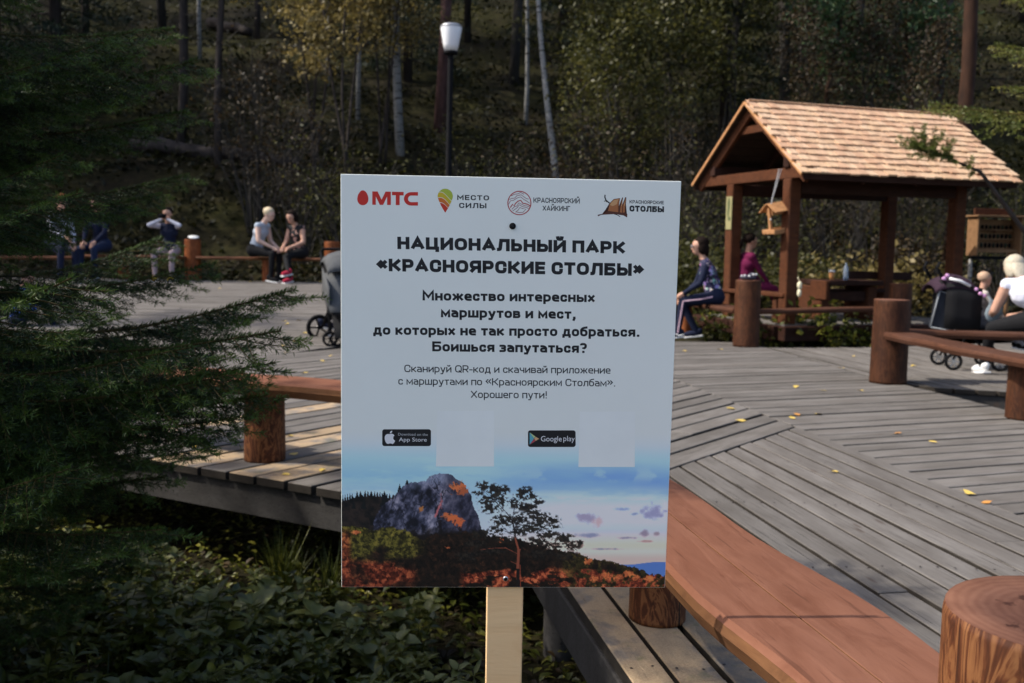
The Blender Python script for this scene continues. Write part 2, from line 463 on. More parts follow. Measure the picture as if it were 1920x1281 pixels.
DB = R(38.0)
uB = dirv(DB)
def Bpt(t): return (sm_[0]-uB.x*t, sm_[1]-uB.y*t)
sA = (sm_[0]*nA.x+sm_[1]*nA.y-POUT)/(uB.x*nA.x+uB.y*nA.y)   # length of seam down to the outer edge
corner = Bpt(sA)
GAPM = .006
def sandA(c):
    p = c.x*nA.x+c.y*nA.y
    return 'plank_sand2' if p < 1.12 else ('plank_sand' if p < 1.3 else 'plank')
planks([onA(POUT, -1.2), corner, sm_, onA(PL1-.008, -1.2)], DA, .131, .019, matf=sandA)
# section B : planks parallel to the seam; outer edge runs to the left
eB = (-1.859, 5.186); eR = (-.804, 4.634)
dE = Vector((eR[0]-eB[0], eR[1]-eB[1], 0)).normalized()
leftE = (eR[0]-dE.x*2.6, eR[1]-dE.y*2.6)
rampA = (-2.15, 10.55)
def ramp_pt(t): return (rampA[0]+uB.x*t, rampA[1]+uB.y*t)
nB = Vector((uB.y, -uB.x, 0))
off = nB*-.012
sB0 = (sm_[0]+off.x, sm_[1]+off.y); sB1 = (corner[0]+off.x, corner[1]+off.y)
def sandB(c):
    dd = (c.x-eR[0])*dE.y*-1+(c.y-eR[1])*dE.x
    return 'plank'
L1top = onA(PL1-.01, 12.3)
B_poly = [sB1, sB0, L1top, (ramp_pt(2.6)), ramp_pt(-3.2), (-4.3, 6.6), leftE]
# B is not convex if L1top bulges, so cut in two convex pieces along a plank line
def zB(x, y): return 0
def sandBf(c):
    e = Vector((c.x-eR[0], c.y-eR[1], 0)); d = -dE.x*e.y+dE.y*e.x
    return 'plank'
M['plank_b'] = M['plank']
planks([sB1, sB0, L1top, ramp_pt(2.6), ramp_pt(-3.2), (-4.4, 6.9), leftE], DB, .183, .026, matf=lambda c: 'plank_sand' if (Vector((c.x, c.y, 0))-Vector((-1.6, 5.4, 0))).length < 1.15 else 'plank')
# section C
cC = [onA(PL1+.008, 2.2), onA(PL1+.008, 12.3), (2.9, 12.35), (3.02, 11.72), (3.34, 9.0), (3.46, 8.5), (3.80, 6.6), (4.4, 3.0), (4.5, 2.2)]
planks(cC, R(70.5), .168, .023, cut=.03)
# section D, right, and beyond round the pavilion
planks([(3.035, 11.72), (3.36, 9.0), (3.62, 8.46), (6.4, 7.55), (7.1, 11.9), (6.9, 13.1), (4.3, 11.95)], DA, .15, .022)
planks([(6.93, 13.12), (7.12, 11.92), (9.5, 14.5), (9.6, 18.0), (6.9, 17.6), (6.5, 14.6)], DA, .17, .017)
# far deck : a gentle ramp up to the left
def zR(x, y): return .43*min(1, max(0, (y-10.4)/7.2))*(1-min(1, max(0, (x+.6)/2.4)))
def Rp(t): return (rampA[0]+uB.x*t-nB.x*.012*1, rampA[1]+uB.y*t-nB.y*.012)
planks([Rp(-3.2), Rp(2.45), (-.62, 18.2), (-12, 18.6), (-12, 11.5), (-5.6, 9.2)], R(87.5), .16, .018, zf=zR)
planks([(-.605, 12.6), (1.9, 12.75), (1.9, 18.1), (-.605, 18.2)], R(87.5), .16, .018, zf=zR)
fb = MB()
dl = onA(POUT+.03, -1.2)
fb.beam((dl[0], dl[1], -.125), (corner[0]+.03, corner[1], -.125), .05, .155, 0, .004)
nE = Vector((-dE.y, dE.x, 0))
a_ = Vector((sB1[0], sB1[1], -.125))+nE*.05; b_ = Vector((leftE[0], leftE[1], -.125))+nE*.05
fb.build('edge_beam', 'beam_old', deck)
fb = MB(); fb.beam(a_, b_, .05, .17, 0, .004); fb.build('edge_beam', 'beam_old', deck)
for k in range(7):       # joists below
    y = -.6+k*.9; p0 = onA(POUT+.12, y); p1 = onA(PL1+.3, y+.1)
    fb = MB(); fb.beam((p0[0], p0[1], -.11), (p1[0], p1[1], -.11), .05, .13, 0, 0); fb.build('joist', 'beam_old', deck)
fb = MB(); fb.beam((3.40, 8.5, -.12), (4.4, 3.0, -.12), .05, .14, 0, 0); fb.build('edge_beam', 'beam_old', deck)
fb = MB(); fb.beam((3.64, 8.50, -.12), (6.4, 7.6, -.12), .05, .14, 0, 0); fb.build('edge_beam', 'beam_old', deck)
nb_ = MB(); rn = random.Random(9)
for k in range(16):
    d_ = POUT+.131*(k+.5)
    for yy in (1.75, 2.65, 3.55, 4.45, 5.35, 6.2):
        p = onA(d_+.035, yy); q = onA(d_-.035, yy)
        for c in (p, q):
            c = (c[0]+rn.uniform(-.006, .006), c[1]+rn.uniform(-.02, .02))
            e = Vector((c[0]-sm_[0], c[1]-sm_[1], 0)); 
            if e.x*uB.y-e.y*uB.x > .03: nb_.lathe([(.0045, 0), (.004, .0012)], 8, (c[0], c[1], .0025))
tag(nb_.build('nail_heads', 'dark_nail' if 'dark_nail' in M else simple('dark_nail', (.04, .03, .03), .6, .4, .1, metal=.5), deck), kind='stuff')
for (x, y) in ((.25, 3.0), (.1, 3.9), (-.2, 5.9), (-1.2, 6.6), (.9, 1.9), (.9, .8), (-2.1, 7.0), (3.5, 7.6), (3.8, 8.6)):
    b = MB(); b.lathe([(.07, -.9), (.07, -.19)], 12); b.build('pile', 'beam_old', deck, True, (x+.12, y+.12, 0))

# ------------------------------------------------------------------ logs and benches
def log_mesh(r, h, taper=.04, slant=(0, 0), n=40, seed=0, knob=0.012, side='log', top='end', x0=0):
    rg = random.Random(seed); V = []; F = []; I = []
    zs = [0, .03, .12, .25, .4, .55, .7, .85, .95, .985, 1.0]
    ph = [rg.uniform(0, 6) for _ in range(4)]
    def rad(a, t): return r*(1-taper*t)*(1+knob*math.sin(2*a+ph[0])+knob*.7*math.sin(3*a+ph[1]+t*1.5)+knob*.5*math.sin(5*a+ph[2]+3*t))
    for j, t in enumerate(zs):
        for k in range(n):
            a = 2*PI*k/n; rr = rad(a, t)*(1 if j < len(zs)-1 else .985)
            x, y = rr*math.cos(a), rr*math.sin(a)
            V.append((x, y, h*t + t*(slant[0]*x+slant[1]*y)))
    for j in range(len(zs)-1):
        for k in range(n): F.append([j*n+k, j*n+(k+1) % n, (j+1)*n+(k+1) % n, (j+1)*n+k]); I.append(0)
    # top cap rings
    b = (len(zs)-1)*n; prev = b
    for q, s in enumerate((.7, .35)):
        st = len(V)
        for k in range(n):
            vx, vy, vz = V[b+k]; x, y = vx*s, vy*s
            V.append((x, y, h + slant[0]*x+slant[1]*y+.001*math.sin(k*2.3)))
        for k in range(n): F.append([prev+k, prev+(k+1) % n, st+(k+1) % n, st+k]); I.append(1)
        prev = st
    F.append([prev+k for k in range(n)]); I.append(1)
    F.append([k for k in range(n)][::-1]); I.append(0)
    return mesh_np('log_post', V, F, [side, top], I, True)
def log_post(x, y, r, h, label, z=0, side='log', group=None, seed=1, slant=(0, 0), parent=None, name='log_post', cat='post', taper=.04):
    me = log_mesh(r, h, taper, slant, seed=seed, side=side)
    o = put(name, me, parent, (x, y, z), (0, 0, seed*1.3))
    if parent is None: tag(o, label, cat, group)
    return o
def seat_slab(a, b, wd, th, z, mats=('bench', 'bench_side'), name='seat', parent=None, seed=0, split=False, edge=.02):
    """rough sawn slab from a to b (centre line)"""
    rg = random.Random(seed)
    a = Vector((a[0], a[1], 0)); b = Vector((b[0], b[1], 0)); d = b-a; L = d.length; u = d.normalized(); n = Vector((-u.y, u.x, 0))
    root = a; ang = math.atan2(u.y, u.x)
    strips = [(-wd/2, wd/2)] if not split else [(-wd/2, -.0012), (.0012, wd/2)]
    outs = []
    for (y0, y1) in strips:
        N = max(6, int(L/.12)); V = []; F = []; I = []
        for i in range(N+1):
            x = L*i/N
            w0 = y0+(edge*math.sin(x*3.1+seed)+edge*.6*math.sin(x*8+seed*2) if abs(y0+wd/2) < 1e-6 else 0)
            w1 = y1+(edge*math.sin(x*2.7+seed+1)+edge*.5*math.sin(x*7.1+seed) if abs(y1-wd/2) < 1e-6 else 0)
            zt = .003*math.sin(x*2.2+seed)
            ci = .014 if abs(y0+wd/2) < 1e-6 else .0015; cj = .014 if abs(y1-wd/2) < 1e-6 else .0015
            V += [(x, w0+ci, -th), (x, w0, -th*.5), (x, w0+ci*.3, -ci*.8+zt), (x, w0+ci, zt), (x, (w0+w1)/2, zt+.001), (x, w1-cj, zt), (x, w1-cj*.3, -cj*.8+zt), (x, w1, -th*.5), (x, w1-cj, -th)]
        K = 9
        for i in range(N):
            for k in range(K):
                F.append([i*K+k, i*K+(k+1) % K, (i+1)*K+(k+1) % K, (i+1)*K+k][::-1]); I.append(0 if k in (2, 3, 4, 5) else 1)
        F.append(list(range(K))); I.append(1); F.append([N*K+k for k in range(K)][::-1]); I.append(1)
        me = mesh_np(name, V, F, list(mats), I)
        outs.append(put(name, me, parent, (a.x, a.y, z), (0, 0, ang)))
    return outs
def bench(a, b, wd, z, th, legs, label, mats=('bench', 'bench_side'), leg_side='log_o', r=.1, split=False, seed=1, base=0., group=None):
    t = empty('log_bench', (0, 0, 0), 0, label, 'bench', group)
    seat_slab(a, b, wd, th, z, mats, 'seat_board' if split else 'seat', t, seed, split)
    for i, (x, y) in enumerate(legs):
        me = log_mesh(r, z-th-base, .03, seed=seed*7+i, side=leg_side)
        me.name = 'leg'; put('leg', me, t, (x, y, base), (0, 0, i*2.+seed))
    return t
# near right bench and stump
pA0 = onA(.868, 3.55); pA1 = onA(.868, .98)
bench(pA0, pA1, .318, .46, .062, [(.468, 3.02)], 'long reddish two-board log bench on the deck just right of the sign', split=True, r=.088, seed=2, leg_side='log_f')
log_post(.715, 1.21, .160, .700, 'big cut log stump with ringed top at the near end of the bench', side='log_f', seed=3, slant=(0, 0), taper=.02)
log_post(onA(.88, 3.75)[0], 3.75, .15, .68, 'stained log post behind the sign at the far end of the near bench', seed=13)
# left bench
bench((-2.2, 5.72), (-1.55, 5.34), .27, .44, .07, [], 'short outer stretch of red log bench half hidden by spruce branches', seed=4)
bench((-1.56, 5.30), (-.30, 4.72), .27, .44, .075, [(-1.305, 5.215)], 'red log bench on one thick leg at the left deck edge beside the sign', r=.108, seed=5, leg_side='log_f')
log_post(-.13, 4.75, .15, .70, 'log post hidden behind the sign at the end of the left bench', seed=17)
# right group
LP = (3.33, 8.74)
log_post(LP[0], LP[1], .156, .735, 'thick brown log post where two benches meet right of the pavilion front', seed=6)
bench((3.33, 8.62), (3.62, 5.6), .27, .455, .06, [(3.60, 6.93)], 'long brown bench running towards the viewer from the thick log post', ('bench_d', 'bench_d'), 'log', .115, seed=7)
bench((3.42, 8.92), (6.0, 8.75), .27, .455, .06, [(5.2, 8.8)], 'brown bench carrying the seated woman in a white top', ('bench_d', 'bench_d'), 'log', .1, seed=8)
log_post(2.80, 11.86, .157, .79, 'brown log post beside the person in navy, with a small bag on top', seed=9)
bench((2.86, 11.92), (5.0, 13.0), .26, .44, .055, [], 'thin dark bench passing in front of the pavilion platform', ('bench_d', 'bench_d'), 'log', .1, seed=10)
log_post(5.10, 13.10, .15, .74, 'brown log post seen just above the thick log post', seed=11)
bench((2.80, 12.0), (2.28, 14.3), .30, .445, .06, [(2.40, 13.75)], 'brown bench carrying the person in navy with striped trousers', ('bench_d', 'bench_d'), 'log_o', .085, seed=12)
# far left group on the upper end of the deck
ZF = .43
def fx(px, Y): return (px-960)/FPX*Y
fl = [fx(361, 18.4), fx(622, 18.4), fx(232, 18.2)]
log_post(fl[0], 18.4, .15, .75, 'orange log post on the far deck beside the person raising a camera', ZF, 'log_o', seed=21)
log_post(fl[1], 18.4, .15, .75, 'orange log post on the far deck just left of the sign', ZF, 'log_o', seed=22)
bench((fx(160, 18.3), 18.25), (fl[0]-.1, 18.4), .28, ZF+.44, .055, [(fx(232, 18.3), 18.3)], 'orange bench under the person raising a camera', ('bench', 'bench_side'), 'log_o', .11, seed=23, base=ZF)
bench((fl[0]+.1, 18.4), (fl[1]-.1, 18.4), .28, ZF+.44, .055, [(fx(499, 18.3), 18.4)], 'orange bench under the seated couple', ('bench', 'bench_side'), 'log_o', .11, seed=24, base=ZF)
bench((-11.5, 16.6), (fx(160, 18.3)-.1, 18.2), .28, ZF+.40, .055, [(-9.6, 17.3)], 'orange bench behind the spruce branches at the far left', ('bench', 'bench_side'), 'log_o', .11, seed=25, base=ZF-.03)

# ------------------------------------------------------------------ pavilion
gz_yaw = math.atan2(.322, .947)
pav = empty('pavilion', (3.541, 12.438, 0), gz_yaw, 'small open timber pavilion with a pale new shingle roof', 'pavilion')
def mbp(name, mat, fn, parent=pav, smooth=False):
    b = MB(); fn(b); return b.build(name, mat, parent, smooth)
L, W2, RH, EZ = 3.37, 2.68, 1.009, 2.10
PX0, PX1, PY0, PY1, PW = .156, 2.80, .42, 1.80, .17
for (x, y) in ((PX0, PY0), (PX1, PY0), (PX0, PY1), (PX1, PY1)):
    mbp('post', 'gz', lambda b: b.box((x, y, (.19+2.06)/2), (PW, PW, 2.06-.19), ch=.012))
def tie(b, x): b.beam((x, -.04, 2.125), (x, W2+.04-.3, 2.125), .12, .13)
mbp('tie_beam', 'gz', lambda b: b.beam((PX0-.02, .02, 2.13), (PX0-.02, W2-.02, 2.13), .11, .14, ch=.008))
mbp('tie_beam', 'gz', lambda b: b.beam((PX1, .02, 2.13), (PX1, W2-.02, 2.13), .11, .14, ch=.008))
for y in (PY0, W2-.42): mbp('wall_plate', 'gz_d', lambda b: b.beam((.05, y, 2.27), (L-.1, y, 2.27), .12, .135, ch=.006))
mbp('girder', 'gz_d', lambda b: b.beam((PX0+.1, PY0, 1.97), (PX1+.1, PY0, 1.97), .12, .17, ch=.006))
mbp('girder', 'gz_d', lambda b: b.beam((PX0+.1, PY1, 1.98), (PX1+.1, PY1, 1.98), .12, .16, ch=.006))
half = W2/2
def rf(s, y):   # roof underside height at distance from eave
    return EZ + RH*y/half
for x in (.10, .95, 1.8, 2.65, L-.14):
    for side in (0, 1):
        y0, y1 = (.02, half) if side == 0 else (W2-.02, half)
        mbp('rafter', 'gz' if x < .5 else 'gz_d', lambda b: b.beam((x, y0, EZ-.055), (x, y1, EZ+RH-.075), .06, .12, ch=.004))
mbp('collar_tie', 'gz', lambda b: b.beam((.14, half-.36, EZ+RH-.33), (.14, half+.36, EZ+RH-.33), .05, .10, ch=.004))
pit = math.atan2(RH, half); sl_len = math.hypot(RH, half)
for side in (0, 1):      # roof boarding under the shingles
    sg = 1 if side == 0 else -1; ye = 0 if side == 0 else W2
    nb = 10
    for k in range(nb):
        t0, t1 = k/nb, (k+1)/nb-.006
        b = MB(); c0 = Vector((L/2, ye+sg*half*(t0+t1)/2, EZ+RH*(t0+t1)/2+.006))
        b.box((0, 0, 0), (L, sl_len*(t1-t0), .02), ch=0)
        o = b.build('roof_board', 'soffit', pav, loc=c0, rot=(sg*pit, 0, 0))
for side in (0, 1):
    y0, y1 = (-.035, half) if side == 0 else (W2+.035, half)
    for x in (-.02, L+.02):
        mbp('barge_board', 'feeder' if x < 0 else 'gz', lambda b: b.beam((x, y0, EZ-.008), (x, y1, EZ+RH+.018), .022, .042, ch=.003))
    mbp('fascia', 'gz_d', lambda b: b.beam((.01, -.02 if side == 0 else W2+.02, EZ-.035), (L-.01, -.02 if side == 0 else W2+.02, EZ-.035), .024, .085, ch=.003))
# shingles : 12 courses on the near slope, each piece its own part
rs = random.Random(11)
sh_meshes = []
for i in range(6):
    b = MB(); wv = .140-.006*(i % 3); ln = .235
    th0 = .020+.004*(i % 2)
    V = [(-wv/2, 0, 0), (wv/2, 0, 0), (wv/2, ln, .002), (-wv/2, ln, .002), (-wv/2, rs.uniform(-.004, .004), th0), (wv/2, rs.uniform(-.004, .004), th0), (wv/2-.002, ln, .006), (-wv/2+.002, ln, .006)]
    b.add(V, [(0, 3, 2, 1), (4, 5, 6, 7), (0, 1, 5, 4), (1, 2, 6, 5), (2, 3, 7, 6), (3, 0, 4, 7)])
    sh_meshes.append(mesh_np('shingle', b.V, b.F, 'shingle'))
NC = 12; exp_ = (sl_len+.03)/NC
up_ = Vector((0, math.cos(pit), math.sin(pit))); nr_ = Vector((0, -math.sin(pit), math.cos(pit)))
for cidx in range(NC):
    xx = -.05 + (cidx % 2)*.06
    k = 0
    while xx < L+.02:
        me = rs.choice(sh_meshes); wv = .14
        wobble = rs.uniform(-.012, .012)
        p = Vector((xx+wv/2, 0, EZ)) + up_*(cidx*exp_-.05+wobble) + nr_*(.034+rs.uniform(0, .006))
        o = put('shingle', me, pav, p, (pit-.055+rs.uniform(-.012, .012), rs.uniform(-.01, .01), rs.uniform(-.02, .02)))
        xx += wv+rs.uniform(.0, .008); k += 1
b = MB()
for cidx in range(NC):
    for k in range(25):
        x = -.02+k*.14+(cidx % 2)*.05
        c = Vector((x+.065, W2, EZ)) + Vector((0, -math.cos(pit), math.sin(pit)))*(cidx*exp_+.06)+Vector((0, math.sin(pit), math.cos(pit)))*.03
        b.box(c, (.135, .22, .01), 0, Matrix.Rotation(-pit-.045, 3, 'X'))
tag(b.build('far_shingles', 'shingle', pav), kind='stuff')
# platform
for (a_, b_) in (((-.05, .02), (PX1+.35, .02)), ((-.05, .10), (-.05, 2.2)), ((PX1+.35, .1), (PX1+.35, 2.2)), ((-.05, 2.2), (PX1+.35, 2.2))):
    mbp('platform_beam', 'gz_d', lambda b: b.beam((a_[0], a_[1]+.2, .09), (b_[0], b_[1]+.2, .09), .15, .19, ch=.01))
x = .06
while x < PX1+.25:
    mbp('floor_board', 'plank', lambda b: b.box((0, 0, 0), (1.98, .115, .03), ch=.003)).matrix_local = Matrix.Translation((x+.06, 1.31, .185))@Matrix.Rotation(PI/2, 4, 'Z')
    x += .128
# bench rails round the inside
mbp('side_bench', 'gz', lambda b: b.box((PX0+.02, 1.12, .57), (.26, 1.5, .05), ch=.008))
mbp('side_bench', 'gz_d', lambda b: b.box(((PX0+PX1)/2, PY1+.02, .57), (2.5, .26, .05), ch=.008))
mbp('bench_support', 'gz', lambda b: b.box((PX0+.02, .62, .37), (.16, .1, .34), ch=.006))
mbp('bench_support', 'gz_d', lambda b: b.box(((PX0+PX1)/2, PY1+.02, .37), (.12, .16, .34), ch=.006))
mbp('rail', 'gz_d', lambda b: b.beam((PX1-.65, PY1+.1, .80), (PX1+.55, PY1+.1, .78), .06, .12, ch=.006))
mbp('notice', 'white', lambda b: b.box((PX0-.092, PY1-.02, 1.66), (.012, .15, .46), ch=.002)).data.materials[0] = simple('notice_paper', (.30, .27, .13), .6, .3, .06)
b = MB()
for (cy, cz, ry, rz_) in ((0, .10, .035, .10), (.01, .0, .028, .08), (-.02, -.1, .04, .03)):
    b.ell((0, cy, cz), (.002, ry, rz_), 8)
b.build('printed_figure', simple('notice_print', (.10, .12, .05), .7), pav, loc=(PX0-.0995, PY1-.02, 1.68))
# ---- table inside
tbl = empty('log_table', (4.52, 13.92, .20), gz_yaw+.05, 'chunky dark timber table standing under the pavilion roof', 'table')
for k in range(4):
    b = MB(); b.box((.05, -.27+k*.18, .52), (.92, .172, .07), ch=.008); b.build('top_board', 'gz_d', tbl)
for x in (-.38, .42):
    b = MB(); b.box((x, 0, .24), (.16, .50, .47), ch=.015); b.build('end_block', 'gz', tbl)
b = MB(); b.box((.02, 0, .33), (.66, .40, .14), ch=.01); b.build('apron', 'gz_d', tbl)
b = MB(); b.box((-.45, -.20, .42), (.06, .34, .26), ch=.01); b.build('end_board', 'gz', tbl)
cup = empty('paper_cup', (4.40, 13.78, .755), 0, 'brown paper coffee cup with a white lid on the pavilion table', 'cup')
b = MB(); b.lathe([(.03, 0), (.04, .11)], 18); b.build('cup_body', simple('kraft', (.55, .25, .09)), cup, True)
b = MB(); b.lathe([(.044, .108), (.044, .122), (.036, .135), (.02, .136)], 18); b.build('lid', 'white', cup, True)
bt = MB(); bt.lathe([(.033, 0), (.035, .02), (.034, .15), (.030, .17), (.012, .21), (.012, .235)], 18)
m = NM('clear_plastic', .1, .5); m.base((.55, .65, .8)); m.b.inputs['Transmission Weight'].default_value = .7
o = bt.build('plastic_bottle', m.m, None, True, (4.62, 13.86, .755)); tag(o, 'clear bluish plastic water bottle on the pavilion table', 'bottle')
# ---- bird feeder hanging from the gable beam
def W(local): return pav.matrix_world @ Vector(local)
bpy.context.view_layer.update()
fpos = uy(1463, 424, 12.95)
fd = empty('bird_feeder', (fpos.x, fpos.y, fpos.z), gz_yaw+.25, 'pale wooden bird feeder hanging crookedly on a cord at the pavilion gable', 'bird feeder')
fd.rotation_euler = (0, R(-9), gz_yaw+.2); fd.scale = (1.15, 1.15, 1.2)
def fb_(name, c, d, rot=None, mt='feeder'):
    b = MB(); b.box(c, d, 0, rot, .003); return b.build(name, mt, fd)
fb_('tray', (0, 0, -.06), (.34, .17, .02))
fb_('tray_edge', (0, -.085, -.045), (.36, .014, .055)); fb_('tray_edge', (0, .085, -.045), (.36, .014, .055))
fb_('tray_edge', (-.175, 0, -.04), (.03, .19, .045)); fb_('tray_edge', (.175, 0, -.04), (.03, .19, .045))
for x in (-.15, .15): fb_('upright', (x, 0, .08), (.03, .03, .26))
fb_('arch_board', (0, -.04, .17), (.30, .012, .075)); fb_('arch_board', (0, .04, .17), (.30, .012, .075))
fb_('feeder_roof', (0, -.07, .21), (.37, .15, .012), Matrix.Rotation(R(38), 3, 'X'))
fb_('feeder_roof', (0, .07, .21), (.37, .15, .012), Matrix.Rotation(R(-38), 3, 'X'))
top = uy(1461, 317, 12.75); inv = None
bpy.context.view_layer.update()
li = fd.matrix_world.inverted()
b = MB(); b.tube([li@top, Vector((-.14, -.02, .24))], .006, 6); b.tube([li@(top+Vector((.03, 0, 0))), Vector((-.10, .02, .24))], .005, 6)
b.build('cord', simple('cord', (.45, .45, .45)), fd)
b = MB(); b.ell((-.165, -.03, .09), (.012, .012, .014), 8); b.build('bell', 'metal', fd, True)
# peanut shaped net hanging from near post
pp = uy(1499, 543, 12.62)
b = MB(); b.ell((0, 0, .05), (.032, .032, .055), 12); b.ell((0, 0, -.045), (.028, .028, .055), 12); b.tube([(0, 0, .09), (-.02, .03, .16)], .004, 5)
o = b.build('seed_bag', simple('cream_cloth', (.72, .66, .45)), None, True, pp); tag(o, 'small cream seed bag hanging beside the front post of the pavilion', 'bag')

# ---- information stand
isx = uy(1862, 440, 16.0)
ist = empty('display_board', (isx.x, isx.y, G(isx.x, isx.y)), R(12), 'wooden display case with three rows of small exhibits, right of the pavilion', 'display case')
zc = isx.z-G(isx.x, isx.y)
def ib(name, c, d, mt='feeder', rot=None, ch=.004):
    b = MB(); b.box((c[0], c[1], c[2]+zc), d, 0, rot, ch); return b.build(name, mt, ist)
M['case'] = bench_mat('case_wood', (.20, .105, .05), (.30, .17, .085), (.12, .06, .03))
ib('back_panel', (0, .06, -.02), (.72, .02, .52), 'case')
ib('side_panel', (-.40, -.05, -.03), (.03, .26, .62), 'case'); ib('side_panel', (.38, -.05, -.03), (.03, .26, .62), 'case')
ib('case_roof', (0, -.05, .285), (.92, .36, .025), 'case'); ib('case_roof', (0, .02, .36), (.70, .03, .10), 'gz')
ib('sill', (0, -.06, -.26), (.74, .16, .05), 'case'); ib('rack', (0, -.02, -.37), (.80, .10, .05), 'black')
for r_ in range(3):
    ib('shelf', (0, -.0, .13-r_*.145-.06), (.68, .10, .018), 'case')
    for k in range(9):
        b = MB(); b.ell((-.29+k*.073, -.02, zc+.13-r_*.145-.012), (.022, .022, .034+.006*((k*3+r_) % 3)), 8); b.build('exhibit', 'black' if (k+r_) % 3 else 'needle_d', ist, True)
b = MB(); b.ell((0, -.03, zc+.06), (.035, .012, .04), 10); b.build('emblem', 'gz', ist, True)
for x in (-.34, .36):
    b = MB(); b.lathe([(.035, -.1), (.03, zc-.3)], 10); b.build('leg', 'bark_birch' if x < 0 else 'case', ist, True, (x, .05, 0))

# ------------------------------------------------------------------ lamp
lpos = uy(842, 96, 17.5)
gl = G(lpos.x, lpos.y)
lamp = empty('street_lamp', (lpos.x-.02, lpos.y, gl), 0, 'tall black park lamp with a white conical shade before the forest', 'lamp')
h = lpos.z-gl
lamp.rotation_euler = (0, R(.6), 0)
b = MB(); b.lathe([(.075, 0), (.075, 1.2), (.055, 1.25), (.05, h-.05), (.05, h)], 18); b.build('pole', 'black', lamp, True)
b = MB(); b.lathe([(.11, h-.06), (.12, h-.02), (.105, h+.01)], 20); b.build('collar', 'black', lamp, True)
mm_ = NM('opal_plastic', .3, .5); mm_.base((.82, .82, .82)); mm_.b.inputs['Subsurface Weight'].default_value = .0
b = MB(); b.lathe([(.11, h), (.135, h+.1), (.185, h+.38), (.183, h+.40)], 28); b.build('lamp_shade', mm_.m, lamp, True)
b = MB(); b.lathe([(.188, h+.395), (.186, h+.42), (.14, h+.45), (.03, h+.47)], 28); b.build('cap', 'metal', lamp, True)

# ------------------------------------------------------------------ the sign
SX, SY, SZ, SHh, SYAW, STILT, SROLL = -.0053, 1.7827, .8947, .7503, .0491, .0309, .0022
SW = .6; ST = .004
sign = empty('sign_board', (SX, SY, SZ), 0, 'white printed national park sign on a raw wooden stake', 'sign')
SQ = Matrix.Rotation(SYAW, 4, 'Z')@Matrix.Rotation(STILT, 4, 'X')@Matrix.Rotation(SROLL, 4, 'Y')
sign.matrix_world = Matrix.Translation((SX, SY, SZ))@SQ
SQn = np.array(SQ.to_3x3())
def sp(px, py):
    """photo point on the sign -> local x, z of the board"""
    d = ray(px, py); n = SQn[:, 1]; P0 = np.array([SX, SY, SZ]); Cc = np.array([0, 0, EYE])
    t = ((P0-Cc)@n)/(d@n); q = SQn.T@(Cc+d*t-P0); return q[0], q[2]
b = MB(); b.box((0, ST/2, 0), (SW, ST, SHh), ch=.0006)
panelm = NM('sign_vinyl', .42, .4); pn = panelm.noise(panelm.coord('Object', (1, 1, 1)), 5, 4)
panelm.base(panelm.ramp(pn, [(.3, (.85, .875, .80)), (.7, (.88, .905, .83))]))
b.build('panel', panelm.m, sign)
b = MB(); b.box((-.0, ST+.0135, -.745), (.068, .026, 1.43), ch=.002); b.box((.0, ST+.0045, .14), (.05, .008, .33), ch=.001)
stk = b.build('stake', 'pine_post', sign)
stk.rotation_euler = (0, R(-.2), 0); stk.location = (0.0, 0.0, 0)
INK = simple('black_ink', (.012, .012, .014), .45, .4, .02)
def ink(name, c, rough=.45): return simple(name, c, rough, .4, .03)
def flat(name, polys, mat, y=-.0001, parent=sign):
    """flat print: list of polygons in local x,z"""
    V = []; F = []
    for k, p in enumerate(polys):
        n = len(V); V += [(q[0], y-4e-6*k, q[1]) for q in p]; F.append([n+i for i in range(len(p))])
    bm = bmesh.new(); vs = [bm.verts.new(v) for v in V]
    for f in F: bm.faces.new([vs[i] for i in f])
    bmesh.ops.triangulate(bm, faces=bm.faces[:])
    for f in bm.faces:
        f.normal_update()
        if f.normal.y > 0: f.normal_flip()
    me = bpy.data.meshes.new(name); bm.to_mesh(me); bm.free(); me.materials.append(mat)
    return put(name, me, parent)
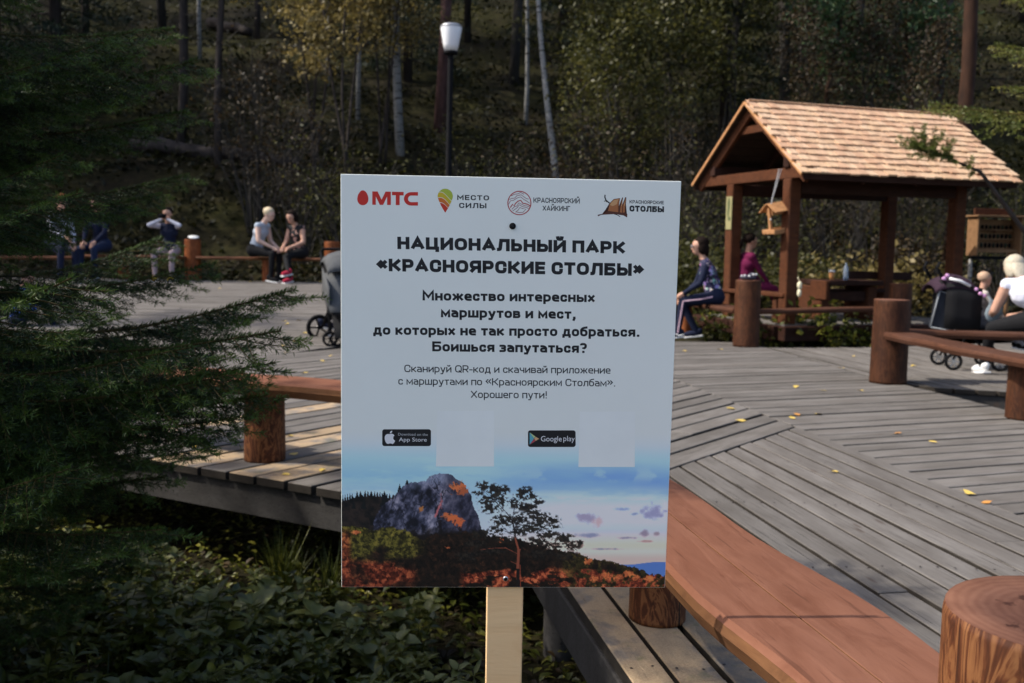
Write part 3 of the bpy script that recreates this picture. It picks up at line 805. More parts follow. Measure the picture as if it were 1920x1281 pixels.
def text(s, L0, R0, cap, mat=INK, bold=0., shear=0., name='lettering', ref=None, spacing=1.0, y=-.00012, font=None, ext=None):
    """L0, R0: photo pixels of the left and right ends of the baseline; cap: capital height in photo pixels"""
    cu = bpy.data.curves.new('txt', 'FONT'); cu.body = s; cu.size = 1; cu.shear = shear; cu.space_character = spacing; cu.resolution_u = 4
    ob = bpy.data.objects.new('txt', cu); COL.objects.link(ob)
    cr = bpy.data.curves.new('ref', 'FONT'); cr.body = ref or 'Н'; cr.size = 1; orf = bpy.data.objects.new('ref', cr); COL.objects.link(orf)
    bpy.context.view_layer.update(); dg = bpy.context.evaluated_depsgraph_get()
    me = bpy.data.meshes.new_from_object(ob.evaluated_get(dg)); mr = bpy.data.meshes.new_from_object(orf.evaluated_get(dg))
    ch = max(v.co.y for v in mr.vertices); c0 = min(v.co.y for v in mr.vertices)
    bpy.data.objects.remove(ob); bpy.data.objects.remove(orf); bpy.data.meshes.remove(mr)
    a = Vector(sp(*L0)); bb = Vector(sp(*R0)); up = Vector(sp((L0[0]+R0[0])/2, (L0[1]+R0[1])/2-cap))-Vector(sp((L0[0]+R0[0])/2, (L0[1]+R0[1])/2))
    n = len(me.vertices); P = np.zeros(n*3); me.vertices.foreach_get('co', P); P = P.reshape(-1, 3)
    me.calc_loop_triangles(); T = np.zeros(len(me.loop_triangles)*3, np.int32); me.loop_triangles.foreach_get('vertices', T); T = T.reshape(-1, 3)
    bpy.data.meshes.remove(me)
    t = (P[:, 0]-P[:, 0].min())/np.ptp(P[:, 0]); hgt = (P[:, 1]-c0)/(ch-c0); rad = bold*up.length
    a3, b3 = a+(bb-a).normalized()*rad, bb-(bb-a).normalized()*rad
    q = np.array(a3)[None]+np.array(b3-a3)[None]*t[:, None]+np.array(up*(1-2*bold))[None]*hgt[:, None]+np.array(up)[None]*bold
    Vs = []; Fs = []
    offs = [(0, 0)]+([(rad*math.cos(k*PI/4+.01), rad*math.sin(k*PI/4+.01)) for k in range(8)] if bold else [])
    for k, (ox, oz) in enumerate(offs):
        Vs.append(np.stack([q[:, 0]+ox, np.full(n, y-2e-6*k), q[:, 1]+oz], -1)); Fs.append(T+n*k)
    V = np.concatenate(Vs); F = np.concatenate(Fs)
    e1 = V[F[:, 1]]-V[F[:, 0]]; e2 = V[F[:, 2]]-V[F[:, 0]]; ny = np.cross(e1, e2)[:, 1]; F[ny > 0] = F[ny > 0][:, ::-1]
    return put(name, mesh_np(name, V, F, mat), sign)
# ---- stroke alphabet for the printed lettering : skeletons in a unit box, 'r' marks a rounded corner
def _g(t): # "x,y x,yr ..." strokes separated by /
    out = []
    for part in t.split('/'):
        pts = []
        for q in part.split():
            r_ = q.endswith('r'); q = q.rstrip('r'); x, y = q.split(','); pts.append((float(x), float(y), r_))
        out.append(pts)
    return out
GL = {k: (w_, _g(t)) for k, w_, t in (
 ('Н', .82, '0,0 0,1/1,0 1,1/0,.5 1,.5'), ('А', .92, '0,0 .5,1 1,0/.17,.27 .83,.27'), ('Ц', .9, '0,1 0,0 1,0 1,-.24/.86,1 .86,0'),
 ('И', .86, '0,1 0,0/0,.04 1,.96/1,1 1,0'), ('О', .86, 'O'.replace('O', '.5,0 0,0r 0,1r 1,1r 1,0r .5,0')), ('Л', .88, '0,0 .14,0r .26,1 1,1 1,0'),
 ('Ь', .76, '0,1 0,0 1,0r 1,.56r 0,.56'), ('Ы', 1.04, '0,1 0,0 .66,0r .66,.56r 0,.56/1,1 1,0'), ('Й', .86, '0,1 0,0/0,.04 1,.96/1,1 1,0/.28,1.42 .3,1.27r .7,1.27r .72,1.42'),
 ('П', .82, '0,0 0,1 1,1 1,0'), ('Р', .78, '0,0 0,1 1,1r 1,.4r 0,.4'), ('К', .84, '0,0 0,1/0,.5 .36,.5 1,1/.36,.5 1,0'), ('С', .80, '1,.72 1,1r 0,1r 0,0r 1,0r 1,.28'),
 ('Я', .80, '1,0 1,1 0,1r 0,.4r 1,.4/.45,.4 0,0'), ('Е', .70, '1,1 0,1 0,0 1,0/0,.5 .92,.5'), ('Т', .78, '0,1 1,1/.5,1 .5,0'), ('Б', .80, '.94,1 0,1 0,0 1,0r 1,.57r 0,.57'),
 ('М', 1.0, '0,0 0,1 .5,.3 1,1 1,0'), ('Х', .84, '0,0 1,1/0,1 1,0'), ('Г', .66, '0,0 0,1 1,1'), ('Q', .88, '.5,0 0,0r 0,1r 1,1r 1,0r .5,0/.62,.22 1.02,-.08'),
 ('R', .78, '0,0 0,1 1,1r 1,.42r 0,.42/.5,.42 1,0'), ('«', .74, '.42,.86 0,.56 .42,.26/1,.86 .58,.56 1,.26'), ('»', .74, '0,.86 .42,.56 0,.26/.58,.86 1,.56 .58,.26'), ('-', .42, '0,.36 1,.36'))}
GLl = {k: (w_, _g(t)) for k, w_, t in (
 ('н', .66, '0,0 0,1/1,0 1,1/0,.5 1,.5'), ('о', .66, '.5,0 0,0r 0,1r 1,1r 1,0r .5,0'), ('ж', .96, '.5,0 .5,1/0,1 .3,.5 0,0/1,1 .7,.5 1,0/.3,.5 .7,.5'), ('е', .65, '0,.5 1,.5 1,1r 0,1r 0,0r .96,0'),
 ('с', .60, '.98,.8 1,1r 0,1r 0,0r 1,0r .98,.2'), ('т', .60, '0,1 1,1/.5,1 .5,0'), ('в', .65, '0,0 0,1 .92,1r .92,.52r 0,.52/0,.52 1,.52r 1,0r 0,0'), ('и', .68, '0,1 0,0/0,.05 1,.95/1,1 1,0'),
 ('р', .67, '0,-.46 0,1 1,1r 1,0r 0,0'), ('ы', .88, '0,1 0,0 .64,0r .64,.58r 0,.58/1,1 1,0'), ('х', .64, '0,0 1,1/0,1 1,0'), ('м', .82, '0,0 0,1 .5,.2 1,1 1,0'),
 ('а', .63, '.08,1 1,1r 1,0/1,0 0,0r 0,.56r 1,.56'), ('ш', .92, '0,1 0,0 1,0 1,1/.5,1 .5,0'), ('у', .66, '0,1 .5,.0/1,1 .38,-.42 .05,-.42'), ('к', .65, '0,0 0,1/0,.5 .3,.5 1,1/.3,.5 1,0'),
 ('д', .76, '0,-.3 0,0 1,0 1,-.3/.16,0 .28,1 .84,1 .84,0'), ('п', .66, '0,0 0,1 1,1 1,0'), ('б', .67, '.96,1.5 0,1.36r 0,0r 1,0r 1,.94r 0,.94'), ('ь', .62, '0,1 0,0 1,0r 1,.58r 0,.58'),
 ('я', .64, '1,0 1,1 0,1r 0,.45r 1,.45/.42,.45 0,0'), ('з', .58, '0,1 1,1r 1,.52r .4,.52/.4,.52 1,.52r 1,0r 0,0'), ('й', .68, '0,1 0,0/0,.05 1,.95/1,1 1,0/.26,1.46 .28,1.32r .72,1.32r .74,1.46'),
 ('ч', .62, '0,1 0,.42r 1,.42/1,1 1,0'), ('л', .68, '0,0 .14,0r .26,1 1,1 1,0'), ('г', .50, '0,0 0,1 1,1'))}
def fillet(P, rad):
    out = []; n = len(P)
    for i, (x, y, r_) in enumerate(P):
        if not r_ or i in (0, n-1): out.append(Vector((x, y))); continue
        p = Vector((x, y)); a = Vector(P[i-1][:2])-p; b_ = Vector(P[i+1][:2])-p
        ka = 1. if i == 1 else .5; kb = 1. if i == n-2 else .5
        if i-1 == 0 and not P[0][2] and n > 5 and P[0][:2] == P[-1][:2]: ka = .98
        d = min(rad, a.length*(.5 if P[i-1][2] else .98), b_.length*(.5 if P[i+1][2] else .98))
        s0 = p+a.normalized()*d; s1 = p+b_.normalized()*d
        for k in range(7):
            t = k/6; c = .80   # squarish curve
            out.append(s0*(1-t)**2+p*2*t*(1-t)+s1*t*t if True else p)
    return out
def glyph(chr_, wt):
    """strokes of one glyph at capital height 1 -> (advance, list of quads strips)"""
    XH = .74
    if chr_ in '.,!?':
        w_ = .26; out = []
        if chr_ == '?':
            P = [(0+wt/2, .76, 0), (wt/2, 1-wt/2, 1), (.62-wt/2, 1-wt/2, 1), (.62-wt/2, .5, 1), (.31, .46, 0), (.31, .30+wt/2, 0)]
            return .62, [(fillet(P, .3), 0, 0), ([Vector((.31-wt/2, wt/2)), Vector((.31+wt/2, wt/2))], 0, 0)]
        d = wt*1.05
        out = [([Vector((.06, d/2)), Vector((.06+d, d/2))], 0, 0)]
        if chr_ == ',': out.append(([Vector((.06+d*.7, d/2)), Vector((.03+d*.25, -d*.85))], 0, 0))
        if chr_ == '!': out.append(([Vector((.06+d/2, .34)), Vector((.06+d/2, 1))], 0, 0))
        return .12+d, out
    if chr_ in GL: (w_, st), H = GL[chr_], 1.
    else: (w_, st), H = GLl[chr_], XH
    w_ = w_*(.88+.6*wt)
    res = []
    for P in st:
        Q = [(wt/2+x*(w_-wt), wt/2+y*(H-wt), r_) for x, y, r_ in P]
        closed = P[0][:2] == P[-1][:2] and len(P) > 4
        res.append((fillet(Q, .42*H), closed, 1))
    return w_, res
def strip(pts, wt, closed, cap):
    pts = [p.copy() for p in pts]
    Q = [pts[0]]
    for p in pts[1:]:
        if (p-Q[-1]).length > 1e-4: Q.append(p)
    pts = Q
    if cap and not closed and len(pts) > 1:
        d0 = (pts[0]-pts[1]).normalized(); d1 = (pts[-1]-pts[-2]).normalized()
        f0 = .5 if max(abs(d0.x), abs(d0.y)) > .97 else .28; f1 = .5 if max(abs(d1.x), abs(d1.y)) > .97 else .28
        pts[0] = pts[0]+d0*wt*f0; pts[-1] = pts[-1]+d1*wt*f1
    Lf, Rt = [], []; n = len(pts)
    for i, p in enumerate(pts):
        a = (p-pts[i-1]).normalized() if i else None; b_ = (pts[i+1]-p).normalized() if i < n-1 else None
        if closed and i in (0, n-1): a = (pts[-1]-pts[-2]).normalized(); b_ = (pts[1]-pts[0]).normalized()
        if a is None: a = b_
        if b_ is None: b_ = a
        na = Vector((-a.y, a.x)); nb = Vector((-b_.y, b_.x)); m_ = (na+nb)
        if m_.length < 1e-3: m_ = na
        m_.normalize(); k = min(1/max(.3, m_.dot(na)), 2.2)
        Lf.append(p+m_*wt/2*k); Rt.append(p-m_*wt/2*k)
    return Lf, Rt
def rtext(s, L0, R0, cap, wt=.2, mat=INK, sp_=.13, name='lettering', y=-.00012):
    strokes = []; x = 0
    for ch in s:
        if ch == ' ': x += .36; continue
        adv, st = glyph(ch, wt)
        for pts, cl, cp in st:
            Lf, Rt = strip(pts, wt, cl, cp); strokes.append(([Vector((p.x+x, p.y)) for p in Lf], [Vector((p.x+x, p.y)) for p in Rt]))
        x += adv+sp_
    tot = x-sp_
    a = Vector(sp(*L0)); bb = Vector(sp(*R0)); mid = ((L0[0]+R0[0])/2, (L0[1]+R0[1])/2)
    up = Vector(sp(mid[0], mid[1]-cap))-Vector(sp(*mid)); ux = (bb-a)/tot
    V = []; F = []
    for k, (Lf, Rt) in enumerate(strokes):
        n = len(V); yy = y-3e-6*(k % 5)
        for p, q in zip(Lf, Rt):
            for r_ in (p, q): c = a+ux*r_.x+up*r_.y; V.append((c.x, yy, c.y))
        for i in range(len(Lf)-1): F.append([n+2*i, n+2*i+1, n+2*i+3, n+2*i+2])
    o = put(name, mesh_np(name, V, F, mat), sign)
    bm = bmesh.new(); bm.from_mesh(o.data)
    for f in bm.faces:
        f.normal_update()
        if f.normal.y > 0: f.normal_flip()
    bm.to_mesh(o.data); bm.free()
    return o
def z1(x, y): return (630+x/2.909, 320+y/2.909)
def z2(x, y): return (630+x/2.909, 530+y/2.909)
def z3(x, y): return (630+x/2.9045, 840+y/2.9045)
def z4(x, y): return (640+x/6., 330+y/6.)
def z5(x, y): return (940+x/5.647, 330+y/5.647)
rtext('НАЦИОНАЛЬНЫЙ ПАРК', z1(335, 428), z1(1577, 453), 23, wt=.265, sp_=.10)
rtext('«КРАСНОЯРСКИЕ СТОЛБЫ»', z1(222, 548), z1(1677, 576), 23.5, wt=.265, sp_=.10)
rtext('Множество интересных', z2(472, 97), z2(1412, 107), 18.6, wt=.215, sp_=.085)
rtext('маршрутов и мест,', z2(572, 189), z2(1310, 198), 18.6, wt=.215, sp_=.085)
rtext('до которых не так просто добраться.', z2(203, 284), z2(1658, 296), 18.6, wt=.215, sp_=.085)
rtext('Боишься запутаться?', z2(525, 375), z2(1368, 384), 18.6, wt=.215, sp_=.085)
rtext('Сканируй QR-код и скачивай приложение', z2(373, 488), z2(1497, 497), 13.6, wt=.135, sp_=.10)
rtext('с маршрутами по «Красноярским Столбам».', z2(340, 556), z2(1525, 567), 13.6, wt=.135, sp_=.10)
rtext('Хорошего пути!', z2(735, 629), z2(1152, 632), 13.6, wt=.135, sp_=.10)
# badges
def rr(x0, y0, x1, y1, r, f, n=6):
    P = []
    for cx_, cy_, a0 in ((x1-r, y0+r, -90), (x1-r, y1-r, 0), (x0+r, y1-r, 90), (x0+r, y0+r, 180)):
        for k in range(n+1):
            a = R(a0+90*k/n); P.append(sp(*f(cx_+r*math.cos(a), cy_+r*math.sin(a))))
    return P
BADGE = ink('badge_black', (.014, .014, .016)); WHT = ink('print_white', (.80, .80, .80)); GRY = ink('print_grey', (.5, .5, .5))
flat('badge', [rr(252, 800, 518, 892, 13, z2)], BADGE)
flat('badge', [rr(1047, 806, 1307, 897, 13, z2)], BADGE)
text('Download on the', z2(339, 834), z2(501, 836), 5.2, GRY, .0, y=-.00022)
text('App Store', z2(343, 866), z2(495, 867), 7.6, WHT, .0, y=-.00022)
text('Google', z2(1118, 866), z2(1231, 866), 10.5, WHT, .0, y=-.00022)
text('play', z2(1240, 864), z2(1302, 866), 10.5, WHT, .0, y=-.00022)
ap = [(294, 826), (304, 824), (314, 828), (319, 834), (313, 841), (312, 852), (318, 860), (323, 863), (317, 874), (309, 881), (302, 878), (294, 877), (285, 880), (277, 878), (270, 868), (266, 855), (266, 841), (271, 831), (280, 826), (288, 826)]
flat('fruit_emblem', [[sp(*z2(x, y)) for x, y in ap], [sp(*z2(x, y)) for x, y in ((294, 822), (295, 814), (301, 809), (307, 808), (306, 815), (301, 821))]], WHT, -.00022)
for c, P in (((.12, .42, .50), [(1056, 818), (1080, 850), (1056, 884)]), ((.50, .62, .30), [(1056, 817), (1088, 840), (1080, 849)]), ((.70, .42, .22), [(1089, 841), (1108, 852), (1089, 863), (1081, 851)]), ((.45, .08, .10), [(1056, 885), (1080, 852), (1088, 864)])):
    flat('arrow_emblem', [[sp(*z2(x, y)) for x, y in P]], ink('badge_colour', c), -.00022)
# logos
RED = ink('logo_red', (.62, .028, .018))
egg = [(242+62*math.cos(a)*(1-.16*math.sin(a)), 252-84*math.sin(a)-6) for a in np.linspace(0, 2*PI, 36, endpoint=False)]
flat('red_logo', [[sp(*z4(x, y)) for x, y in egg]], RED)
LM = [[(348, 175), (393, 175), (427, 272), (380+8, 254), (386, 324), (348, 323)], ]
Mg = [(348, 325), (348, 174), (408, 175), (453, 268), (497, 176), (557, 177), (557, 327), (515, 327), (515, 232), (470, 326), (433, 326), (388, 231), (388, 325)]
Tg = [(570, 178), (701, 180), (701, 220), (656, 219), (656, 329), (612, 328), (612, 218), (570, 217)]
Co = [(862, 182)]+[(788+84*math.cos(R(a)), 258-76*math.sin(R(a))) for a in range(92, 269, 11)]+[(862, 334)]
Ci = [(862, 222)]+[(788+38*math.cos(R(a)), 258-37*math.sin(R(a))) for a in range(92, 269, 11)]+[(862, 294)]
flat('red_logo', [[sp(*z4(x, y)) for x, y in g] for g in [Mg, Tg]+[[Co[i], Co[i+1], Ci[i+1], Ci[i]] for i in range(len(Co)-1)]], RED)
# pin logo: four waves
def pinx(y):   # half outline of the pin at height y
    if y < 232: t = (y-143)/89.; return 86*math.sqrt(max(0, 1-(1-t)**2))
    t = (y-232)/183.; return 86*max(0, (1-t**1.35))*(1)
def pin(y0f, y1f):
    """region between two wave curves, clipped to the pin"""
    P = []; xs_ = np.linspace(-1, 1, 30)
    up_, dn = [], []
    for s in xs_:
        x = 1169+86*s
        ys_ = [y for y in np.linspace(143, 415, 120) if pinx(y) >= abs(x-1169)-.5]
        lo, hi = min(ys_), max(ys_)
        a = min(max(y0f(s), lo), hi); c = min(max(y1f(s), lo), hi); up_.append((x, a)); dn.append((x, c))
    return up_+dn[::-1]
wav = lambda base: (lambda s: base-26*math.cos((s+.35)*2.3)+38*s)
bounds = [lambda s: 100, wav(226), wav(288), wav(345), lambda s: 430]
for i, c in enumerate(((.42, .50, .05), (.62, .46, .02), (.66, .17, .02), (.60, .04, .015))):
    a_, c_ = bounds[i], bounds[i+1]
    P = pin(lambda s: a_(s)+3, lambda s: c_(s)-3)
    quads = []
    n = len(P)//2
    for k in range(n-1):
        q = [P[k], P[k+1], P[2*n-2-k], P[2*n-1-k]]
        if abs(q[0][1]-q[3][1])+abs(q[1][1]-q[2][1]) > 1: quads.append([sp(*z4(x, y)) for x, y in q])
    V = []; F = []
    for q in quads: F.append(list(range(len(V), len(V)+4))); V += [(p[0], -.0001, p[1]) for p in q]
    if V: put('pin_logo', mesh_np('pin_logo', V, F, ink('pin_colour', c)), sign)
rtext('МЕСТО', z4(1303, 270), z4(1662, 276), 9.4, wt=.20, sp_=.2)
rtext('СИЛЫ', z4(1325, 360), z4(1632, 364), 9.4, wt=.20, sp_=.2)
DR = ink('logo_dark_red', (.45, .03, .03)); DG = ink('logo_line', (.30, .05, .06))
def stroke(pts, wd, f, mat, name='line_logo', y=-.00012, closed=False):
    pts = [Vector(sp(*f(*p))) for p in pts]
    if closed: pts.append(pts[0])
    V = []; F = []
    for i, p in enumerate(pts):
        t = (pts[min(i+1, len(pts)-1)]-pts[max(i-1, 0)])
        if closed and i in (0, len(pts)-1): t = pts[1]-pts[-2]
        t.normalize(); n = Vector((-t.y, t.x))*wd/2; V += [(p.x+n.x, y, p.y+n.y), (p.x-n.x, y, p.y-n.y)]
    for i in range(len(pts)-1): F.append([2*i, 2*i+1, 2*i+3, 2*i+2])
    return put(name, mesh_np(name, V, F, mat), sign)
circ = [(191+122*math.cos(a), 287+124*math.sin(a)) for a in np.linspace(0, 2*PI, 48, endpoint=False)]
stroke(circ, .0017, z5, DR, closed=True)
for k, (pts, hm) in enumerate([([(105, 212), (135, 195), (175, 190), (205, 175), (240, 195)], 0), ([(85, 250), (110, 238), (140, 235), (165, 210), (210, 200), (240, 222), (265, 240), (290, 246)], 0),
        ([(78, 300), (95, 265), (130, 258), (165, 235), (205, 222), (240, 250), (262, 262), (300, 290)], 0), ([(95, 335), (120, 300), (135, 318), (150, 292), (175, 268), (205, 258), (228, 290), (245, 292), (275, 300), (305, 316)], 1),
        ([(110, 355), (140, 325), (165, 320), (185, 285), (215, 300), (245, 315), (270, 318), (300, 330)], 0), ([(120, 372), (150, 350), (170, 335), (190, 305), (222, 325), (265, 335), (290, 345)], 0),
        ([(150, 385), (180, 360), (195, 335), (225, 345), (262, 352), (230, 385), (190, 388), (155, 380)], 0)]):
    stroke(pts, 0.0018 if hm else .0010, z5, DR if hm else DG)
rtext('КРАСНОЯРСКИЙ', z5(340, 283), z5(830, 292), 9.6, wt=.17)
rtext('ХАЙКИНГ', z5(437, 368), z5(728, 373), 9.6, wt=.17)
BR = ink('logo_brown', (.10, .03, .015)); OR = ink('logo_orange', (.42, .15, .05)); TN = ink('logo_tan', (.62, .34, .15))
flat('rock_logo', [[sp(*z5(x, y)) for x, y in P] for P in ([(1020, 412), (1075, 400), (1120, 378), (1145, 290), (1190, 245), (1258, 235), (1240, 330), (1280, 228), (1290, 230), (1272, 330), (1312, 224), (1324, 228), (1312, 380), (1334, 405), (1332, 440), (1290, 418), (1200, 404), (1060, 412), (1022, 428)],)], BR, -.00008)
flat('rock_logo', [[sp(*z5(x, y)) for x, y in P] for P in ([(1130, 370), (1150, 292), (1190, 252), (1252, 240), (1232, 330), (1238, 385)], [(1255, 385), (1262, 330), (1284, 240), (1280, 330), (1278, 390)], [(1288, 390), (1288, 320), (1318, 232), (1306, 385)])], OR, -.00012)
flat('rock_logo', [[sp(*z5(x, y)) for x, y in P] for P in ([(1152, 310), (1162, 284), (1192, 256), (1240, 246), (1222, 300), (1180, 320)], [(1268, 320), (1282, 250), (1278, 316)], [(1298, 310), (1316, 244), (1308, 316)])], TN, -.00016)
stroke([(1098, 200), (1096, 225), (1106, 255), (1128, 275), (1146, 288)], .0022, z5, INK); stroke([(1088, 268), (1106, 264), (1118, 278)], .0014, z5, INK)
stroke([(1195, 404), (1225, 412), (1258, 432)], .0012, z5, INK)
rtext('КРАСНОЯРСКИЕ', z5(1358, 291), z5(1720, 301), 6.4, wt=.18)
rtext('СТОЛБЫ', z5(1357, 376), z5(1722, 385), 11.0, wt=.28, sp_=.10)
# screws and mounting holes
for i, (px, py, r_) in enumerate(((961, 424, .0058), (948, 1085, .0050))):
    x, z = sp(px, py)
    b = MB(); b.lathe([(r_, 0), (r_, .0014), (r_*.7, .0026)], 20, rot=Matrix.Rotation(PI/2, 3, 'X')); o = b.build('screw', 'black' if i == 0 else 'metal', sign, True, (x, -.0004, z))
    if i == 1:
        b = MB(); b.lathe([(r_*.68, 0), (r_*.66, .0006)], 16, rot=Matrix.Rotation(PI/2, 3, 'X')); b.build('screw_hole', 'black', sign, True, (x, -.0032, z))
    else:
        b = MB(); b.box((0, 0, 0), (r_*1.1, .0008, r_*.25)); b.box((0, -.0001, 0), (r_*.25, .0008, r_*1.1)); b.build('screw_slot', INK, sign, False, (x, -.0031, z), (0, .5, 0))
# two pale blank squares where the codes were printed
PALE = ink('print_pale', (.885, .91, .85))
for q in (((545, 700), (862, 1003)), ((1322, 704), (1630, 1006))):
    (x0, y0), (x1, y1) = q
    flat('pale_square', [[sp(*z2(x, y)) for x, y in ((x0+8, y0), (x1, y0), (x1, y1), (x0, y1))]], PALE, -.00010)
# printed landscape : vertex-coloured sheet
def fbm(X, Y, seed, octv=5):
    rg = np.random.RandomState(seed); out = np.zeros_like(X); amp = 1.; tot = 0
    for o in range(octv):
        g = rg.rand(64, 64); fx_, fy_ = X*2**o, Y*2**o
        ix, iy = np.floor(fx_).astype(int), np.floor(fy_).astype(int); u, v = fx_-ix, fy_-iy; u = u*u*(3-2*u); v = v*v*(3-2*v)
        a = g[iy % 64, ix % 64]; b_ = g[iy % 64, (ix+1) % 64]; c = g[(iy+1) % 64, ix % 64]; d = g[(iy+1) % 64, (ix+1) % 64]
        out += amp*((a*(1-u)+b_*u)*(1-v)+(c*(1-u)+d*u)*v); tot += amp; amp *= .55
    return out/tot
def inpoly(X, Y, P):
    ins = np.zeros(X.shape, bool); n = len(P)
    for i in range(n):
        x0, y0 = P[i]; x1, y1 = P[(i+1) % n]
        if y0 == y1: continue
        c = ((y0 > Y) != (y1 > Y)) & (X < (x1-x0)*(Y-y0)/(y1-y0)+x0); ins ^= c
    return ins
def segd(X, Y, a, b_):
    ax, ay = a; bx, by = b_; dx, dy = bx-ax, by-ay; L2 = dx*dx+dy*dy
    t = np.clip(((X-ax)*dx+(Y-ay)*dy)/L2, 0, 1); return np.hypot(X-ax-t*dx, Y-ay-t*dy), t
def landscape():
    NX, NY = 560, 250
    gx = np.linspace(30, 1826, NX); gy = np.linspace(-110, 764, NY); X, Y = np.meshgrid(gx, gy)
    n1 = fbm(X/260, Y/60, 1); n2 = fbm(X/120, Y/70, 2); n3 = fbm(X/28, Y/26, 3); n4 = fbm(X/11, Y/11, 4, 3)
    def C(*c): return np.array(c, float)
    img = np.zeros(X.shape+(3,))
    def lay(mask, col):
        nonlocal img
        m = np.clip(mask, 0, 1)[..., None]; img = img*(1-m)+np.asarray(col)*m
    def gr(v, stops):
        out = np.zeros(v.shape+(3,))
        for k in range(3): out[..., k] = np.interp(v, [s[0] for s in stops], [s[1][k] for s in stops])
        return out
    img = gr(Y, [(-110, (166, 176, 186)), (-20, (160, 176, 190)), (60, (140, 176, 200)), (160, (118, 164, 196)), (300, (150, 175, 192)), (450, (170, 178, 185)), (560, (190, 170, 165)), (620, (175, 150, 150)), (764, (120, 110, 110))])
    rightw = sstep((X-700)/500)
    lay(rightw*sstep(1-np.abs(Y-(185+30*np.sin(X/300)))/110)*(.25+.9*(n1)), (88, 132, 180))
    lay((1-rightw)*sstep((n1-.42)*4)*sstep(1-np.abs(Y-130)/120)*.5, (160, 190, 205))
    lay(rightw*sstep((n2-.5)*6)*sstep(1-np.abs(Y-140)/60)*.55, (150, 180, 200))
    lay(rightw*sstep(1-np.abs(Y-350)/120)*(.6+.6*n1), (196, 202, 206)); lay(sstep((n1-.5)*5)*sstep(1-np.abs(Y-300)/140)*.35, (214, 212, 210))
    lay(rightw*sstep((Y-440)/80)*.85, (220, 186, 168)); lay(rightw*sstep((Y-560)/50)*.6, (204, 150, 136)); lay(rightw*sstep(1-np.abs(Y-530)/36)*.55, (228, 180, 150))
    for (cx_, cy_, rx, ry, c) in ((1380, 375, 85, 34, (128, 112, 140)), (1440, 400, 40, 40, (188, 142, 140)), (1390, 475, 75, 16, (105, 112, 145)), (1570, 330, 60, 14, (110, 125, 165)), (1640, 355, 30, 12, (100, 112, 150)), (1750, 345, 90, 50, (112, 108, 148)), (1700, 462, 30, 22, (120, 100, 120)), (1768, 465, 22, 14, (130, 105, 115)), (1600, 488, 60, 8, (110, 105, 130)), (1480, 550, 110, 7, (100, 110, 130)), (1710, 506, 50, 7, (150, 110, 105))):
        d = np.hypot((X-cx_)/rx, (Y-cy_)/ry)+(n3-.5)*1.1; lay(sstep((1.1-d)*1.2)*.75, c)
    hill = 628+8*np.sin(X/60.)+.00*X
    lay((X > 1540)*sstep((Y-hill)/3), (62, 104, 168))
    # dark spruce ridge on the left
    spike = lambda s, per: np.abs(((X/per+fbm(X/90, X*0, s)*3) % 1)-.5)*2
    ridge = 292-26*np.sin(X/90.)-X*.10+spike(7, 17)*34-18
    ridge = np.where(X > 330, 900, ridge)
    lay(sstep((Y-ridge)/3), gr(n3, [(.3, (10, 12, 14)), (.7, (38, 30, 26))]))
    for (tx, ty, th_) in ((262, 232, 90), (345, 195, 90), (385, 168, 60), (150, 275, 60), (95, 285, 50)):
        wdt = (Y-ty)*.28*(.6+.8*n4); lay(((Y > ty) & (Y < ty+th_) & (np.abs(X-tx) < wdt)).astype(float), (14, 18, 20))
    # the rock
    rock = [(200, 470), (205, 395), (232, 350), (255, 315), (300, 280), (335, 240), (372, 205), (410, 190), (450, 186), (485, 178), (500, 165), (522, 150), (560, 139), (602, 140), (632, 150), (655, 172), (690, 186), (712, 226), (735, 255), (742, 300), (758, 340), (778, 368), (788, 420), (800, 470), (790, 540), (200, 540)]
    rm = inpoly(X+(n4-.5)*10, Y+(n4-.5)*10, rock).astype(float)
    ridg = fbm(X/60+Y/200, Y/70-X/150, 9); crack = np.abs(fbm(X/70-Y/260, Y/160+X/300, 12)-.5)
    rc = gr(ridg*.6+fbm(X/14+Y/40, Y/22, 17)*.4, [(.34, (16, 18, 26)), (.46, (42, 44, 60)), (.56, (80, 80, 98)), (.7, (132, 126, 140))])
    lay(rm, rc); lay(rm*sstep((.025-crack)/.02)*.8, (16, 16, 24))
    lay(rm*sstep((235-Y-(X-480)*.15)/70)*.55, (120, 132, 158))
    lay(rm*(X > 575)*sstep((X-560)/60)*.45, (30, 28, 42))
    for a, b_, w_, c in (((575, 290), (540, 375), 7, (170, 84, 84)), ((570, 250), (575, 330), 4, (120, 70, 76)), ((500, 195), (560, 260), 4, (110, 104, 118)), ((568, 400), (570, 500), 10, (18, 16, 22)), ((330, 250), (300, 330), 4, (24, 26, 36))):
        d, t = segd(X, Y, a, b_); lay(rm*sstep((w_-d+(n4-.5)*8)/4)*.9, c)
    for (cx_, cy_, rx, ry, c) in ((665, 215, 52, 34, (178, 88, 34)), (690, 235, 30, 22, (150, 70, 30)), (630, 385, 62, 20, (190, 84, 24)), (672, 405, 30, 26, (180, 78, 24)), (462, 335, 16, 18, (150, 90, 34)), (600, 365, 30, 14, (176, 84, 30))):
        d = np.hypot((X-cx_)/rx, (Y-cy_)/ry)+(n4-.5)*1.6; lay(sstep((1.-d)*2.2), c)
    lay(rm*sstep((Y-430+(n3-.5)*60)/50), (20, 17, 18))
    # woods below
    top = np.interp(X, [30, 120, 200, 280, 340, 420, 480, 540, 700, 820, 1000, 1180, 1300, 1400, 1500, 1600, 1700, 1826], [430, 425, 455, 430, 440, 470, 500, 470, 455, 470, 500, 545, 570, 598, 618, 640, 672, 705])
    wood = sstep((Y-top-(n3-.5)*46-(n4-.5)*22)/4)
